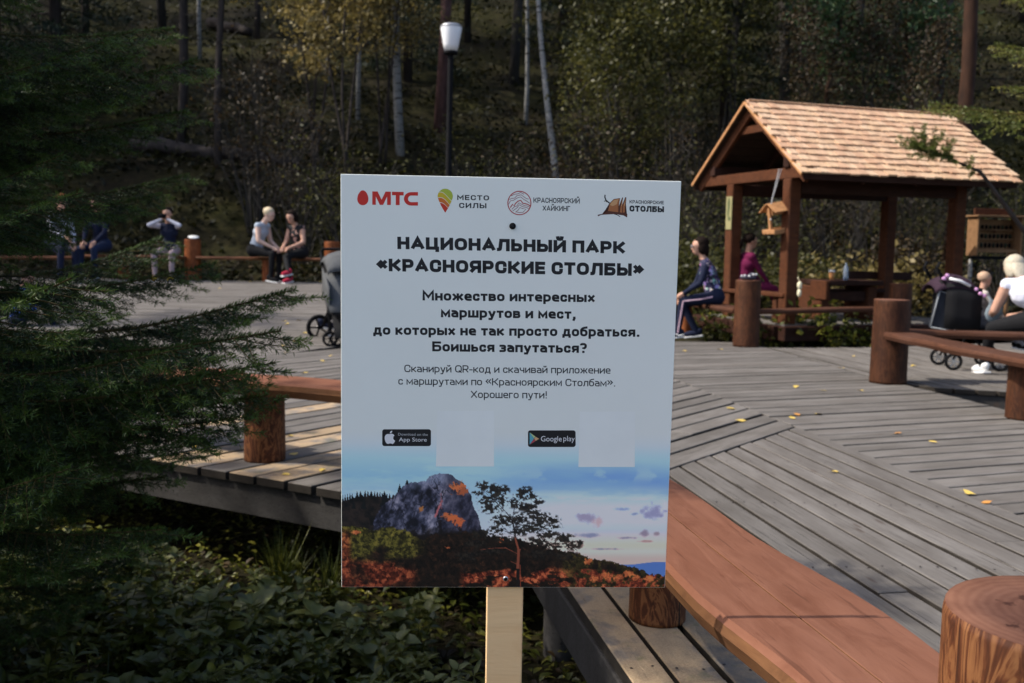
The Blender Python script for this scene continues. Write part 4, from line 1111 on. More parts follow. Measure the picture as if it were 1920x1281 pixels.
    leaf = fbm((X*.8+Y*.6+34*n3)/19, (Y*.8-X*.6+30*n4)/15, 21, 5)*.75+fbm((X*.5-Y*.87)/9, (X*.87+Y*.5)/9, 23, 3)*.25
    wl = gr(leaf, [(.25, (12, 11, 6)), (.45, (48, 44, 12)), (.6, (92, 84, 20)), (.8, (132, 112, 34))])
    wo = gr(leaf, [(.25, (30, 9, 6)), (.45, (90, 30, 12)), (.6, (160, 66, 24)), (.8, (214, 110, 46))])
    wd = gr(leaf, [(.3, (9, 8, 7)), (.6, (30, 20, 14)), (.8, (60, 34, 18))])
    lay(wood, wd)
    lm = sstep((520-X)/120)*sstep((Y-420)/10); lay(wood*lm*sstep((640-Y+(n2-.5)*260)/80), wl)
    lay(wood*sstep((480-X)/90)*sstep((Y-600+(n2-.5)*160)/60)*(.35+.65*sstep((n2-.42)*7)), wo*.85)
    lay(wood*sstep((95-X)/40)*sstep((Y-430)/60)*.8, wo)
    lay(wood*sstep((X-660)/60)*sstep((1340-X)/80)*sstep((Y-660+(n2-.5)*90)/26)*sstep((fbm(X/70, Y/30, 44)-.40)*9), wo)
    lay(wood*sstep((X-1280)/80)*sstep((Y-(640+(X-1280)*.10)+(n2-.5)*60)/20)*sstep((n3-.38)*8), wo)
    lay(wood*sstep((X-1180)/100)*sstep((.55-n3)*8)*.6, gr(leaf, [(.3, (18, 20, 8)), (.7, (84, 74, 24))]))
    for (cx_, cy_, rx, ry) in ((1492, 700, 34, 26), (1562, 706, 30, 22), (1620, 690, 36, 22), (1660, 712, 26, 18), (1430, 716, 30, 22), (1738, 716, 34, 22), (1390, 620, 30, 20), (905, 508, 24, 14), (108, 462, 26, 14), (612, 546, 20, 8)):
        d = np.hypot((X-cx_)/rx, (Y-cy_)/ry)+(n4-.5)*1.2; lay(sstep((1-d)*2.5), gr(leaf, [(.3, (130, 56, 18)), (.7, (222, 112, 36))]))
    # the pine
    clus = [(800, 205, 40, 24), (862, 225, 44, 28), (915, 228, 30, 26), (820, 285, 50, 26), (880, 262, 40, 24), (770, 245, 30, 16), (905, 290, 36, 26), (850, 330, 60, 26), (1030, 235, 42, 30), (1060, 262, 40, 22), (1005, 262, 36, 24), (1100, 290, 36, 18), (975, 300, 44, 24), (1040, 320, 60, 20), (910, 395, 60, 34), (1000, 385, 60, 34), (1075, 355, 50, 28), (1130, 380, 60, 30), (1195, 395, 36, 28), (1200, 425, 40, 18), (1090, 430, 70, 28), (1010, 450, 60, 26), (880, 450, 50, 24), (800, 470, 70, 26), (1160, 470, 60, 22), (1250, 490, 60, 24), (1300, 530, 50, 26), (1200, 530, 60, 20), (1100, 510, 60, 24), (760, 520, 70, 24), (930, 500, 60, 18), (850, 560, 90, 20), (1130, 580, 90, 26), (1260, 590, 90, 24), (720, 590, 80, 26), (1340, 515, 20, 14)]
    fol = np.zeros(X.shape)
    hole = fbm(X/13, Y/10, 31, 4)
    for (cx_, cy_, rx, ry) in clus:
        d = np.hypot((X-cx_)/(rx*1.12), (Y-cy_)/(ry*1.15)); fol = np.maximum(fol, sstep((1.3-d)*1.6)*sstep((hole-.20-.30*d)*9))
    lay(fol*.95, gr(n4, [(.3, (14, 13, 13)), (.7, (40, 34, 26))]))
    br = [((1003, 764), (1000, 640), 13), ((1000, 640), (1003, 560), 11), ((1003, 560), (985, 500), 9), ((985, 500), (975, 440), 8), ((975, 440), (962, 390), 7), ((962, 390), (930, 350), 5), ((930, 350), (900, 320), 4), ((975, 440), (1020, 380), 4), ((962, 400), (975, 320), 4), ((975, 320), (1020, 250), 3), ((900, 320), (850, 270), 3), ((900, 320), (800, 230), 2.5), ((1000, 580), (930, 545), 4), ((930, 545), (860, 548), 4), ((860, 548), (790, 556), 3), ((1003, 560), (1090, 500), 4), ((1090, 500), (1200, 470), 3), ((1090, 530), (1290, 520), 3), ((1003, 640), (960, 620), 3), ((1010, 730), (1120, 670), 4), ((1120, 670), (1230, 640), 3), ((990, 730), (880, 690), 3), ((880, 690), (760, 720), 3), ((985, 480), (900, 440), 3), ((975, 430), (1100, 400), 3), ((1020, 380), (1090, 330), 2.5), ((1230, 490), (1330, 560), 2.5)]
    for a, b_, w_ in br:
        d, t = segd(X, Y, a, b_); my = Y > 490
        col = np.where(my[..., None] & (X < 1016)[..., None] & (Y < 660)[..., None], np.array([120, 56, 34.]), np.array([24, 18, 17.]))
        lay(sstep((w_*.75-d+(n4-.5)*3)/2.5), col)
    d, t = segd(X, Y, (1012, 640), (1018, 764)); lay(sstep((3-d)/2)*.8, (150, 60, 30))
    img = np.clip(img, 1, 255)/255; lin = np.where(img > .04045, ((img+.055)/1.055)**2.4, img/12.92)
    lin = np.clip(lin*1.9, 0, .9); gm = lin.mean(-1, keepdims=True); lin = gm+(lin-gm)*.86
    # fade into the white sheet at the top
    f = sstep((Y+105)/150)[..., None]; lin = lin*np.array([1.1, 1.06, 1.0]); lin = lin*f+np.array([.865, .89, .815])*(1-f)
    pts = np.array([[sp(*z3(30, -110)), sp(*z3(1826, -110))], [sp(*z3(30, 764)), sp(*z3(1826, 764))]])
    U = np.linspace(0, 1, NX)[None, :, None]; Vv = np.linspace(0, 1, NY)[:, None, None]
    # straight sheet in board coordinates
    x0, x1 = -SW/2+.0005, SW/2-.0005; zt = sp(*z3(900, -110))[1]; zb = -SHh/2+.0006
    LX = x0+(x1-x0)*U[..., 0]+0*Vv[..., 0]; LZ = zt+(zb-zt)*Vv[..., 0]+0*U[..., 0]
    Vt = np.stack([LX, np.full_like(LX, -.00005), LZ], -1).reshape(-1, 3)
    i = np.arange(NX*NY).reshape(NY, NX)
    F = np.stack([i[:-1, :-1], i[1:, :-1], i[1:, 1:], i[:-1, 1:]], -1).reshape(-1, 4)
    m = NM('landscape_print', .42, .4); at = m.n('ShaderNodeVertexColor'); at.layer_name = 'ink'; m.base(at.outputs['Color'])
    me = mesh_np('landscape_print', Vt, F, m.m)
    ca = me.color_attributes.new('ink', 'FLOAT_COLOR', 'POINT')
    rgba = np.concatenate([lin.reshape(-1, 3), np.ones((NX*NY, 1))], 1).astype(np.float32); ca.data.foreach_set('color', rgba.ravel())
    put('landscape_print', me, sign)
landscape()

# ------------------------------------------------------------------ people
def ik(a, b, l1, l2, hint):
    a, b, hint = Vector(a), Vector(b), Vector(hint); d = b-a; L_ = min(d.length, (l1+l2)*.995); d.normalize(); b = a+d*L_
    x = (l1*l1-l2*l2+L_*L_)/(2*L_); h = math.sqrt(max(0, l1*l1-x*x)); p = hint-d*hint.dot(d)
    if p.length < 1e-4: p = Vector((0, 0, 1))
    return a+d*x+p.normalized()*h, b
SKIN = simple('skin', (.52, .29, .20), .55, .35, .06); SKIN2 = simple('tanned_skin', (.42, .22, .14), .55, .35, .06)
def figure(loc, yaw, name_label, mats, pelvis=(0, 0, .50), lean=(0, .12), head=(0, 0), head_tilt=0, knees=None, feet=None, hands=None, elbow=None, scale=1., hair=('short', None), wide=1., voxel=.013, shoes=None, cat='person', group=None, glasses=False, stripe=None, pattern=None, sole=None):
    """local frame: x to the person's right, y forward; materials: skin, top, legs, sleeve"""
    sk, topm, legm, slm = mats
    root = empty('person', loc, yaw, name_label, cat, group)
    root.scale = (scale,)*3
    P = Vector(pelvis); lx, ly = lean
    up = Vector((lx, ly, 1)).normalized()
    waist = P+up*.16; chest = P+up*.34+Vector((0, ly*.03, 0)); neck = P+up*.50+Vector((0, ly*.06, 0))
    hd = neck+Vector((head[0]*.09+lx*.08, head[1]*.09+ly*.10+.02, .155)); hd = neck+(hd-neck).normalized()*.165
    across = Vector((1, 0, 0))
    sh = [chest+up*.115-across*.155*wide, chest+up*.115+across*.155*wide]
    hp = [P+Vector((-.095*wide, 0, 0)), P+Vector((.095*wide, 0, 0))]
    bones = []   # a, b, ra, rb, material
    w_ = wide
    bones += [(P+Vector((-.06*w_, 0, .0)), P+Vector((.06*w_, 0, .0)), .125*w_, .125*w_, legm), (P+up*.03, waist, .125*w_, .11*w_, topm), (waist, chest, .11*w_, .118*w_, topm),
              (chest-across*.055*w_, chest+across*.055*w_, .11*w_, .11*w_, topm), (chest+up*.07, neck, .09, .055, topm), (neck, hd, .052, .055, sk)]
    for i, sx in enumerate((-1, 1)):
        bones.append((chest+up*.10+across*sx*.05, sh[i], .075, .062, topm))
        kn = Vector(knees[i]); ft = Vector(feet[i])
        kn, ft = ik(hp[i], ft, .43, .42, kn-hp[i]) if True else (kn, ft)
        bones += [(hp[i], kn, .092*w_, .062, legm), (kn, ft, .060, .042, legm)]
        ha = Vector(hands[i]); el, ha = ik(sh[i], ha, .27, .25, elbow[i] if elbow else (sx*.6, -.6, -.6))
        bones += [(sh[i], el, .054, .043, slm), (el, ha, .042, .029, slm if slm is not sk else sk)]
        hdv = (ha-el).normalized(); bones.append((ha, ha+hdv*.075, .027, .034, sk))
        # shoes
        fwd = Vector((0, 1, 0)) if not shoes else Vector(shoes[i])
        bones += [(ft+Vector((0, 0, -.02))-fwd*.04, ft+fwd*.13+Vector((0, 0, -.045)), .045, .036, 'SHOE')]
    # head : cranium, face, jaw, nose, ears
    fy = R(head_tilt); face = Vector((head[0], 1, head[1]*-.35)); 
    hr = Matrix.Rotation(fy, 3, 'Z'); ff = hr @ Vector((0, 1, 0)); 
    pitch = head[1]*-.55; ff = Vector((ff.x*math.cos(pitch), ff.y*math.cos(pitch), math.sin(pitch))); side = ff.cross(Vector((0, 0, 1))).normalized(); hu = side.cross(ff)
    def Hp(r_, f_, u_): return hd+side*r_+ff*f_+hu*u_
    bones += [(Hp(0, -.02, .055), Hp(0, .022, .045), .086, .080, sk), (Hp(0, .035, -.01), Hp(0, .052, -.055), .058, .036, sk), (Hp(0, .092, .028), Hp(0, .108, -.004), .009, .014, sk),
              (Hp(0, .080, .038), Hp(0, .083, .036), .02, .02, sk), (Hp(-.079, .0, .02), Hp(-.084, -.004, -.01), .012, .010, sk), (Hp(.079, .0, .02), Hp(.084, -.004, -.01), .012, .010, sk), (Hp(-.012, .086, -.042), Hp(.012, .086, -.042), .011, .011, sk)]
    bm = bmesh.new()
    for a, b, ra, rb, m in bones:
        if m == 'SHOE': continue
        t = bmesh.new(); a, b = Vector(a), Vector(b)
        r1 = bmesh.ops.create_icosphere(t, subdivisions=2, radius=ra, matrix=Matrix.Translation(a)); r2 = bmesh.ops.create_icosphere(t, subdivisions=2, radius=rb, matrix=Matrix.Translation(b))
        h = bmesh.ops.convex_hull(t, input=t.verts[:]); kill = {g for g in h['geom_interior'] if isinstance(g, bmesh.types.BMVert)}
        bmesh.ops.delete(t, geom=list(kill), context='VERTS')
        tm = bpy.data.meshes.new('t'); t.to_mesh(tm); t.free(); bm.from_mesh(tm); bpy.data.meshes.remove(tm)
    me = bpy.data.meshes.new('body'); bm.to_mesh(me); bm.free()
    o = bpy.data.objects.new('body', me); COL.objects.link(o)
    rm = o.modifiers.new('r', 'REMESH'); rm.mode = 'VOXEL'; rm.voxel_size = voxel
    smo = o.modifiers.new('s', 'SMOOTH'); smo.factor = .5; smo.iterations = 4
    bpy.context.view_layer.update(); dg = bpy.context.evaluated_depsgraph_get()
    new = bpy.data.meshes.new_from_object(o.evaluated_get(dg)); bpy.data.objects.remove(o); bpy.data.meshes.remove(me)
    # materials by nearest bone
    bl = [b for b in bones if b[4] != 'SHOE']
    names = []
    for b in bl:
        if b[4] not in names: names.append(b[4])
    n = len(new.polygons); cen = np.zeros(n*3); new.polygons.foreach_get('center', cen); cen = cen.reshape(-1, 3)
    D = []
    for a, b, ra, rb, m in bl:
        a = np.array(a); d = np.array(b)-a; L2 = max(d@d, 1e-9); t = np.clip(((cen-a)@d)/L2, 0, 1); D.append(np.linalg.norm(cen-a-t[:, None]*d, axis=1)-(ra+(rb-ra)*t))
    D = np.array(D); nb = D.argmin(0); idx = np.array([names.index(bl[k][4]) for k in nb], np.int32)
    new.materials.clear()
    for m in names: new.materials.append(m)
    new.polygons.foreach_set('material_index', idx); new.polygons.foreach_set('use_smooth', np.ones(n, bool))
    new.name = 'body'
    body = put('body', new, root)
    # fingers, joined into the body mesh
    fb = MB()
    for i, sx in enumerate((-1, 1)):
        ha = Vector(hands[i]); el, ha = ik(sh[i], ha, .27, .25, elbow[i] if elbow else (sx*.6, -.6, -.6)); d = (ha-el).normalized()
        s_ = d.cross(Vector((0, 0, 1))); s_ = s_.normalized() if s_.length > .1 else Vector((1, 0, 0)); dn = s_.cross(d)
        if dn.z > 0: dn = -dn
        for k, ln in enumerate((.062, .070, .066, .052)):
            b0 = ha+d*.085+s_*(.027-.018*k); p1 = b0+d*ln*.5+dn*.012; p2 = p1+d*ln*.3+dn*.02; p3 = p2+d*ln*.1+dn*.02
            fb.tube([b0-d*.02, p1, p2, p3], [.0095, .009, .008, .006], 6)
        b0 = ha+d*.03+s_*.028*-sx; fb.tube([b0, b0-s_*sx*.025+d*.03, b0-s_*sx*.03+d*.055+dn*.01], [.011, .010, .007], 6)
    fb.build('fingers', sk, root, True)
    # eyes, mouth
    e = MB()
    for sx in (-1, 1): e.ell(Hp(sx*.030, .093, .032), (.011, .008, .006), 8)
    e.build('eyes', 'black', root, True)
    e = MB(); e.ell(Hp(0, .098, -.043), (.02, .006, .005), 8); e.build('mouth', LIP, root, True)
    if glasses:
        e = MB()
        for sx in (-1, 1): e.lathe([(.022, 0), (.022, .004)], 12, Hp(sx*.031, .108, .030), 0, (Matrix((side, hu, ff)).transposed()))
        e.tube([Hp(-.075, .0, .035), Hp(-.052, .108, .032), Hp(.052, .108, .032), Hp(.075, 0, .035)], .003, 5); e.build('glasses', 'metal', root)
    # hair
    kind, hc = hair
    if hc:
        h_ = MB(); rot = Matrix((side, ff, hu)).transposed()
        h_.ell(Hp(0, -.022, .066), (.094, .104, .088), 18, 0, rot)
        if kind in ('bob', 'long'):
            for sx in (-1, 1): h_.ell(Hp(sx*.066, -.025, .0), (.036, .062, .085 if kind == 'bob' else .14), 12, 0, rot)
            h_.ell(Hp(0, -.075, -.02), (.082, .045, .11 if kind == 'bob' else .17), 14, 0, rot)
        if kind == 'tail':
            h_.ell(Hp(0, -.10, .05), (.035, .04, .04), 10, 0, rot); h_.tube([Hp(0, -.11, .05), Hp(0, -.15, .0), Hp(0, -.15, -.10)], [.03, .032, .012], 8)
        ho = h_.build('hair', hc, root, True)
        # keep the face clear: pull hair verts back from the face
        for v in ho.data.vertices:
            r_ = v.co-hd; f_, u_, s_ = r_.dot(ff), r_.dot(hu), r_.dot(side)
            if u_ < .085 and f_ > .035-.0*u_: v.co -= ff*(f_-.035)
            v.co += Vector([mnoise.noise(v.co*40+Vector((k*9, 0, 0)))*.007 for k in range(3)])
    # shoes
    k = 0
    for a, b, ra, rb, m in bones:
        if m != 'SHOE': continue
        a, b = Vector(a), Vector(b); d = (b-a); d.normalize(); s_ = d.cross(Vector((0, 0, 1))).normalized(); u_ = s_.cross(d)
        shm = MB(); rot = Matrix((d, s_, u_)).transposed()
        shm.ell((a+b)/2+u_*.004, (.13, .045, .042), 14, 0, rot); shm.ell(a+u_*.03, (.05, .04, .045), 10, 0, rot)
        so_ = shm.build('shoe', shoe_m[name_label] if name_label in shoe_m else 'black', root, True)
        sm2 = MB(); sm2.box((a+b)/2-u_*.036, (.25, .082, .02), 0, rot, .008); sm2.build('sole', sole or 'white', so_)
    return root, dict(chest=chest, up=up, hd=hd, P=P, waist=waist, neck=neck, sh=sh, hp=hp, bones=bones)
shoe_m = {}
LIP = simple('lips', (.40, .12, .10), .5)
def cloth(n, c, r=.85, v=.15): return simple(n, c, r, .2, v, 14)
NAVY = cloth('navy_cloth', (.010, .014, .035)); DBLK = cloth('black_cloth', (.009, .009, .010)); MAR = cloth('maroon_cloth', (.12, .008, .045)); WTOP = cloth('white_cloth', (.74, .75, .84), .8, .04)
HB = simple('dark_hair', (.012, .007, .005), .75, .08, .4, 60); HBL = simple('blond_hair', (.62, .50, .32), .55, .4, .25, 60); HGR = simple('light_hair', (.50, .44, .33), .6, .3, .25, 60)
pm = NM('patterned_navy', .8); vo = pm.n('ShaderNodeTexVoronoi'); vo.inputs['Scale'].default_value = 20; pm.l(pm.coord('Object'), vo.inputs['Vector'])
pm.base(pm.mix(pm.ramp(pm.noise(pm.coord('Object'), 17, 3, .6, 1.2), [(.53, 0.), (.58, 1.)]), (.012, .014, .05), pm.mix(.5, vo.outputs['Color'], (.55, .45, .75))))
lab = 'person in navy floral jacket and striped trousers sitting on the bench, looking left'
shoe_m[lab] = NAVY
# yaw: local +y is forward;  facing left (-x world) = +90 deg
def face(deg): return R(deg)
rt, J = figure((2.60, 12.78, 0), face(84), lab, (SKIN, pm.m, NAVY, NAVY), pelvis=(-.0, 0, .55), lean=(0, .30), head=(0, .1), head_tilt=6, knees=[(-.13, .45, .55), (.13, .40, .56)], feet=[(-.12, .48, .08), (.14, .22, .08)],
       hands=[(-.16, .42, .60), (.12, .40, .56)], hair=('bob', HB), glasses=True, scale=.98)
b = MB()
for i in (0,):
    hp_ = J['hp'][0]; kn, ft = ik(hp_, (-.12, .48, .08), .43, .42, Vector((-.13, .45, .55))-hp_)
    off_ = Vector((-.085, 0, .0)); b.tube([hp_+off_*1.06+Vector((0, .05, .01)), (hp_+kn)/2+off_*.96, kn+off_*.68], .009, 6); b.tube([kn+off_*.70, (kn+ft)/2+off_*.62, ft+off_*.5], .009, 6)
b.build('trouser_stripe', simple('stripe_pink', (.62, .42, .50)), rt)
b = MB(); b.tube([Vector((-.165, .40, .065)), Vector((-.17, .46, .045)), Vector((-.165, .54, .075))], [.004, .010, .003], 6); b.build('shoe_swoosh', 'white', rt)
lab = 'woman in maroon tracksuit sitting in the pavilion, facing right'
figure((3.30, 14.15, .0), face(-78), lab, (SKIN2, MAR, MAR, MAR), pelvis=(0, 0, .68), lean=(0, .04), head=(0, .1), knees=[(-.1, .42, .70), (.1, .42, .70)], feet=[(-.12, .62, .32), (.10, .66, .30)], hands=[(-.08, .32, .70), (.10, .34, .72)], hair=('tail', HB), scale=.93)
lab = 'blond woman in a white top and black trousers bending over the pushchair'
shoe_m[lab] = M['white']
figure((4.98, 9.12, 0), face(6), lab, (SKIN, WTOP, DBLK, SKIN), pelvis=(0, 0, .56), lean=(-.16, 1.12), head=(0, .9), knees=[(-.52, .30, .58), (.15, .42, .56)], feet=[(-.40, .45, .07), (.25, .48, .07)], hands=[(-.22, .66, .55), (.05, .66, .55)], hair=('bob', HGR), wide=1.34, scale=1.0)
lab = 'person in dark jacket with pale sleeves and pink trousers raising a camera'
shoe_m[lab] = cloth('yellow_cloth', (.5, .35, .02))
PKC = cloth('grey_pink_cloth', (.34, .26, .27)); SLV = cloth('pale_sleeve', (.55, .55, .62))
rt, J = figure((fx(318, 18.1), 18.15, ZF), face(180), lab, (SKIN, NAVY, PKC, SLV), pelvis=(0, 0, .56), lean=(0, .18), head=(0, .1), knees=[(-.17, .45, .55), (.17, .45, .55)], feet=[(-.15, .42, .08), (.15, .42, .08)], hands=[(-.055, .30, 1.13), (.055, .30, 1.13)], elbow=[(-1, .1, -.5), (1, .1, -.5)], hair=('short', HB), scale=.97)
b = MB(); b.box((0, 0, 0), (.13, .05, .085), ch=.008); b.lathe([(.034, 0), (.034, .05), (.028, .055)], 14, (0, .02, 0), 0, Matrix.Rotation(-PI/2, 3, 'X'))
cmo = b.build('camera_body', 'black', None, False, (fx(318, 18.1), 18.15-.40, ZF+1.15), (0, 0, PI)); tag(cmo, 'black camera held up to the face of the person on the far bench', 'camera')
cmo.name = 'hand_camera'
lab = 'blond person in a pale sleeveless top leaning forward beside a dark haired companion'
TOPB = cloth('grey_blue_cloth', (.42, .48, .55))
figure((fx(476, 18.1), 18.15, ZF), face(-108), lab, (simple('pale_skin', (.66, .44, .34), .55, .35, .05), TOPB, DBLK, simple('pale_skin', (.66, .44, .34), .55, .35, .05)), pelvis=(0, 0, .56), lean=(0, .34), head=(0, .7), knees=[(-.1, .45, .55), (.12, .45, .55)], feet=[(-.1, .42, .08), (.14, .40, .08)], hands=[(-.1, .38, .62), (.1, .40, .62)], hair=('short', HBL), scale=1.02)
lab = 'dark haired person in black sitting with crossed legs and a red shoe'
shoe_m[lab] = cloth('red_cloth', (.45, .03, .06))
FLB = NM('black_floral', .8); FLB.base(FLB.mix(FLB.ramp(FLB.noise(FLB.coord('Object'), 15, 2, .5, .5), [(.6, 0.), (.63, 1.)]), (.01, .01, .012), (.45, .25, .2)))
figure((fx(560, 18.1), 18.15, ZF), face(150), lab, (SKIN, FLB.m, DBLK, SKIN), pelvis=(0, 0, .56), lean=(0, .20), head=(.1, .7), knees=[(-.1, .45, .58), (.1, .45, .62)], feet=[(-.1, .40, .08), (-.28, .62, .22)], hands=[(-.12, .36, .66), (.06, .38, .66)], hair=('bob', HB), scale=.97)
lab = 'person in a pale grey top leaning forward behind the spruce branches'
figure((fx(108, 17.4), 17.35, ZF-.03), face(-130), lab, (SKIN, cloth('pale_grey_cloth', (.50, .50, .56)), NAVY, cloth('pale_grey_cloth', (.50, .50, .56))), pelvis=(0, 0, .60), lean=(0, .30), head=(0, .3), knees=[(-.1, .45, .6), (.12, .45, .6)], feet=[(-.1, .42, .08), (.14, .40, .08)], hands=[(-.1, .38, .62), (.1, .50, .72)], hair=('short', cloth('rust_hair', (.22, .08, .03))), scale=1.1)
lab = 'person in dark clothes mostly hidden by the spruce left of the camera holder'
figure((fx(190, 18.1), 18.1, ZF), face(175), lab, (SKIN, NAVY, cloth('blue_jeans', (.015, .025, .06)), NAVY), pelvis=(0, 0, .56), lean=(0, .14), head=(0, .3), knees=[(-.1, .45, .6), (.12, .45, .6)], feet=[(-.1, .42, .08), (.14, .40, .08)], hands=[(-.1, .38, .62), (.1, .38, .62)], hair=('short', HB), scale=1.1)
lab = 'person in a bright blue jacket seen low at the far left through spruce branches'
BLU = cloth('blue_cloth', (.05, .13, .55))
figure((fx(30, 12.0), 12.0, .02), face(-60), lab, (SKIN, BLU, NAVY, BLU), pelvis=(0, 0, .16), lean=(0, .14), head=(0, .3), knees=[(-.1, .42, .42), (.12, .42, .42)], feet=[(-.1, .52, .08), (.14, .52, .08)], hands=[(-.1, .40, .42), (.1, .40, .42)], hair=('short', HB), scale=.8)
lab = 'person in dark trousers walking behind the left pushchair, mostly behind the sign'
shoe_m[lab] = NAVY
figure((fx(688, 12.0), 11.95, .05), face(-82), lab, (SKIN, DBLK, DBLK, DBLK), pelvis=(0, 0, .84), lean=(0, .12), head=(0, .1), knees=[(-.1, .3, .5), (.1, .1, .5)], feet=[(-.1, .35, .08), (.1, -.55, .10)], hands=[(-.2, .40, .95), (.2, .40, .95)], hair=('short', HB))

# ------------------------------------------------------------------ pushchairs
def wheel(parent, loc, r, wd=.035, spokes=6, rim='metal', yaw=0):
    t = MB(); 
    for k in range(24): pass
    prof = [(r*.70, -wd/2), (r*.97, -wd/2), (r, -wd*.25), (r, wd*.25), (r*.97, wd/2), (r*.70, wd/2)]
    rot = Matrix.Rotation(PI/2, 3, 'X')
    n = 28; b0 = 0; V = []; F = []
    for rr_, z in prof:
        for k in range(n):
            a = 2*PI*k/n; V.append(rot @ Vector((rr_*math.cos(a), rr_*math.sin(a), z)))
    m_ = len(prof)
    for i in range(m_):
        for k in range(n): F.append([i*n+k, i*n+(k+1) % n, ((i+1) % m_)*n+(k+1) % n, ((i+1) % m_)*n+k])
    t.add(V, F); w0 = t.build('wheel', 'black', parent, True, loc, (0, 0, yaw))
    s_ = MB()
    s_.lathe([(r*.16, -wd*.5), (r*.16, wd*.5)], 12, (0, 0, 0), 0, rot)
    for k in range(spokes):
        a = 2*PI*k/spokes; s_.beam(rot @ Vector((r*.1*math.cos(a), r*.1*math.sin(a), 0)), rot @ Vector((r*.84*math.cos(a), r*.84*math.sin(a), 0)), r*.13, r*.10, ch=0, up=Vector((0, 1, 0)))
    s_.build('rim', rim, w0)
    return w0
def sheet(name, pts, mat, parent, th=.012):
    """cloth panel through rows of points"""
    rows, cols = len(pts), len(pts[0]); V = [p for r_ in pts for p in r_]
    F = [[i*cols+j, i*cols+j+1, (i+1)*cols+j+1, (i+1)*cols+j] for i in range(rows-1) for j in range(cols-1)]
    me = mesh_np(name, V, F, mat, smooth=True); o = put(name, me, parent); sm = o.modifiers.new('s', 'SOLIDIFY'); sm.thickness = th; return o
GREY = cloth('grey_canvas', (.085, .088, .09))
# left : seen from the front quarter, mostly hidden by the sign.  local x = sideways, y = forward (towards camera)
pc = uy(655, 640, 11.3)
st = empty('pushchair', (pc.x, pc.y, 0.02), R(200), 'grey canvas pushchair with black frame half hidden by the left edge of the sign', 'pushchair')
def tb(name, pts, r, mat='black', par=None): b = MB(); b.tube(pts, r, 8); return b.build(name, mat, par, True)
for sx in (-1, 1):
    x = sx*.25
    tb('frame_tube', [(x, -.45, 1.02), (x, -.2, .72), (x*1.05, .30, .16)], .014, par=st)
    tb('frame_tube', [(x, -.35, .15), (x*.9, .05, .45), (x*.9, .1, .62)], .012, par=st)
    wheel(st, (x*1.12, -.38, .15), .15, .045, 5, 'black')
    wheel(st, (x*.8, .36, .085), .085, .032, 5, 'black'); wheel(st, (x*1.12, .36, .085), .085, .032, 5, 'black')
tb('handle', [(-.25, -.45, 1.02), (-.22, -.50, 1.06), (.22, -.50, 1.06), (.25, -.45, 1.02)], .016, par=st)
sheet('seat_cover', [[(x, y, z) for x in (-.26, 0, .26)] for y, z in ((.40, .34), (.30, .48), (.0, .42), (-.16, .80), (-.22, .98))], DBLK, st)
sheet('canopy', [[(.27*math.cos(a), -.15+.34*math.sin(t), .72+.32*math.cos(t)*(.6+.4*math.sin(a))) for a in np.linspace(0, PI, 9)] for t in np.linspace(-.7, 1.25, 9)], GREY, st)
sheet('apron', [[(x, .10+.30*t, .80-.42*t+.0*x) for x in np.linspace(-.29, .29, 5)] for t in np.linspace(0, 1, 5)], GREY, st)
sheet('side_skirt', [[(.28, -.1+.45*t, .85-.28*u-.2*t) for t in np.linspace(0, 1, 4)] for u in np.linspace(0, 1, 4)], GREY, st)
sheet('side_skirt', [[(-.28, -.1+.45*t, .85-.28*u-.2*t) for t in np.linspace(0, 1, 4)] for u in np.linspace(0, 1, 4)], GREY, st)
sheet('foot_muff', [[(x, .18+.26*t, .46-.36*t) for x in (-.24, 0, .24)] for t in np.linspace(0, 1, 4)], DBLK, st)
b = MB(); b.box((-.26, .30, .35), (.02, .02, .14)); b.build('reflector', 'white', st)
tb('axle', [(-.3, .36, .12), (.3, .36, .12)], .014, 'metal', st)
# right : side view, child facing right
pc = Vector((4.62, 9.95, 0))
s2 = empty('pushchair', pc+Vector((-.05, 0, 0)), R(-96), 'black pushchair with pink floral trim and a mesh bag hanging from the handles', 'pushchair')
for sx in (-1, 1):
    x = sx*.20
    tb('frame_tube', [(x, -.40, .98), (x, -.34, .90), (x, -.12, .55), (x, .28, .12)], .012, par=s2)
    tb('frame_tube', [(x, -.20, .10), (x, .0, .50), (x, .05, .62)], .011, par=s2)
    tb('handle', [(x, -.335, .90), (x, -.40, 1.0), (x, -.37, 1.06)], .017, par=s2)
    for dx in (0,): wheel(s2, (x*1.15, -.20, .085), .085, .03, 6, 'metal', PI/2); wheel(s2, (x*1.15, .24, .09), .09, .03, 6, 'metal', PI/2)
sheet('seat_back', [[(x, y, z) for x in (-.19, 0, .19)] for y, z in ((-.34, .88), (-.22, .60), (-.12, .40), (.16, .36), (.24, .46))], DBLK, s2)
sheet('canopy', [[(.21*math.cos(a), -.20+.26*math.sin(t), .66+.27*math.cos(t)*(.55+.45*math.sin(a))) for a in np.linspace(0, PI, 9)] for t in np.linspace(-.9, .9, 7)], cloth('plum_cloth', (.035, .018, .03)), s2)
sheet('side_panel', [[(.205, -.30+.34*t, .86-.44*u-.05*t) for t in np.linspace(0, 1, 4)] for u in np.linspace(0, 1, 4)], DBLK, s2)
sheet('side_panel', [[(-.205, -.30+.34*t, .86-.44*u-.05*t) for t in np.linspace(0, 1, 4)] for u in np.linspace(0, 1, 4)], DBLK, s2)
PK = simple('pink_flower', (.70, .36, .62)); b = MB()
for (x, y, z) in ((.215, -.33, .90), (.215, -.02, .80), (.22, .02, .76), (.215, -.30, .93), (.21, .06, .74)): b.ell((x, y, z), (.009, .022, .018), 8)
tag(b.build('flower_trim', PK, s2, True), kind='stuff')
b = MB(); b.tube([(.215, -.28, .90), (.22, -.18, .88), (.22, -.08, .83)], .016, 6); b.build('white_piping', 'white', s2, True)
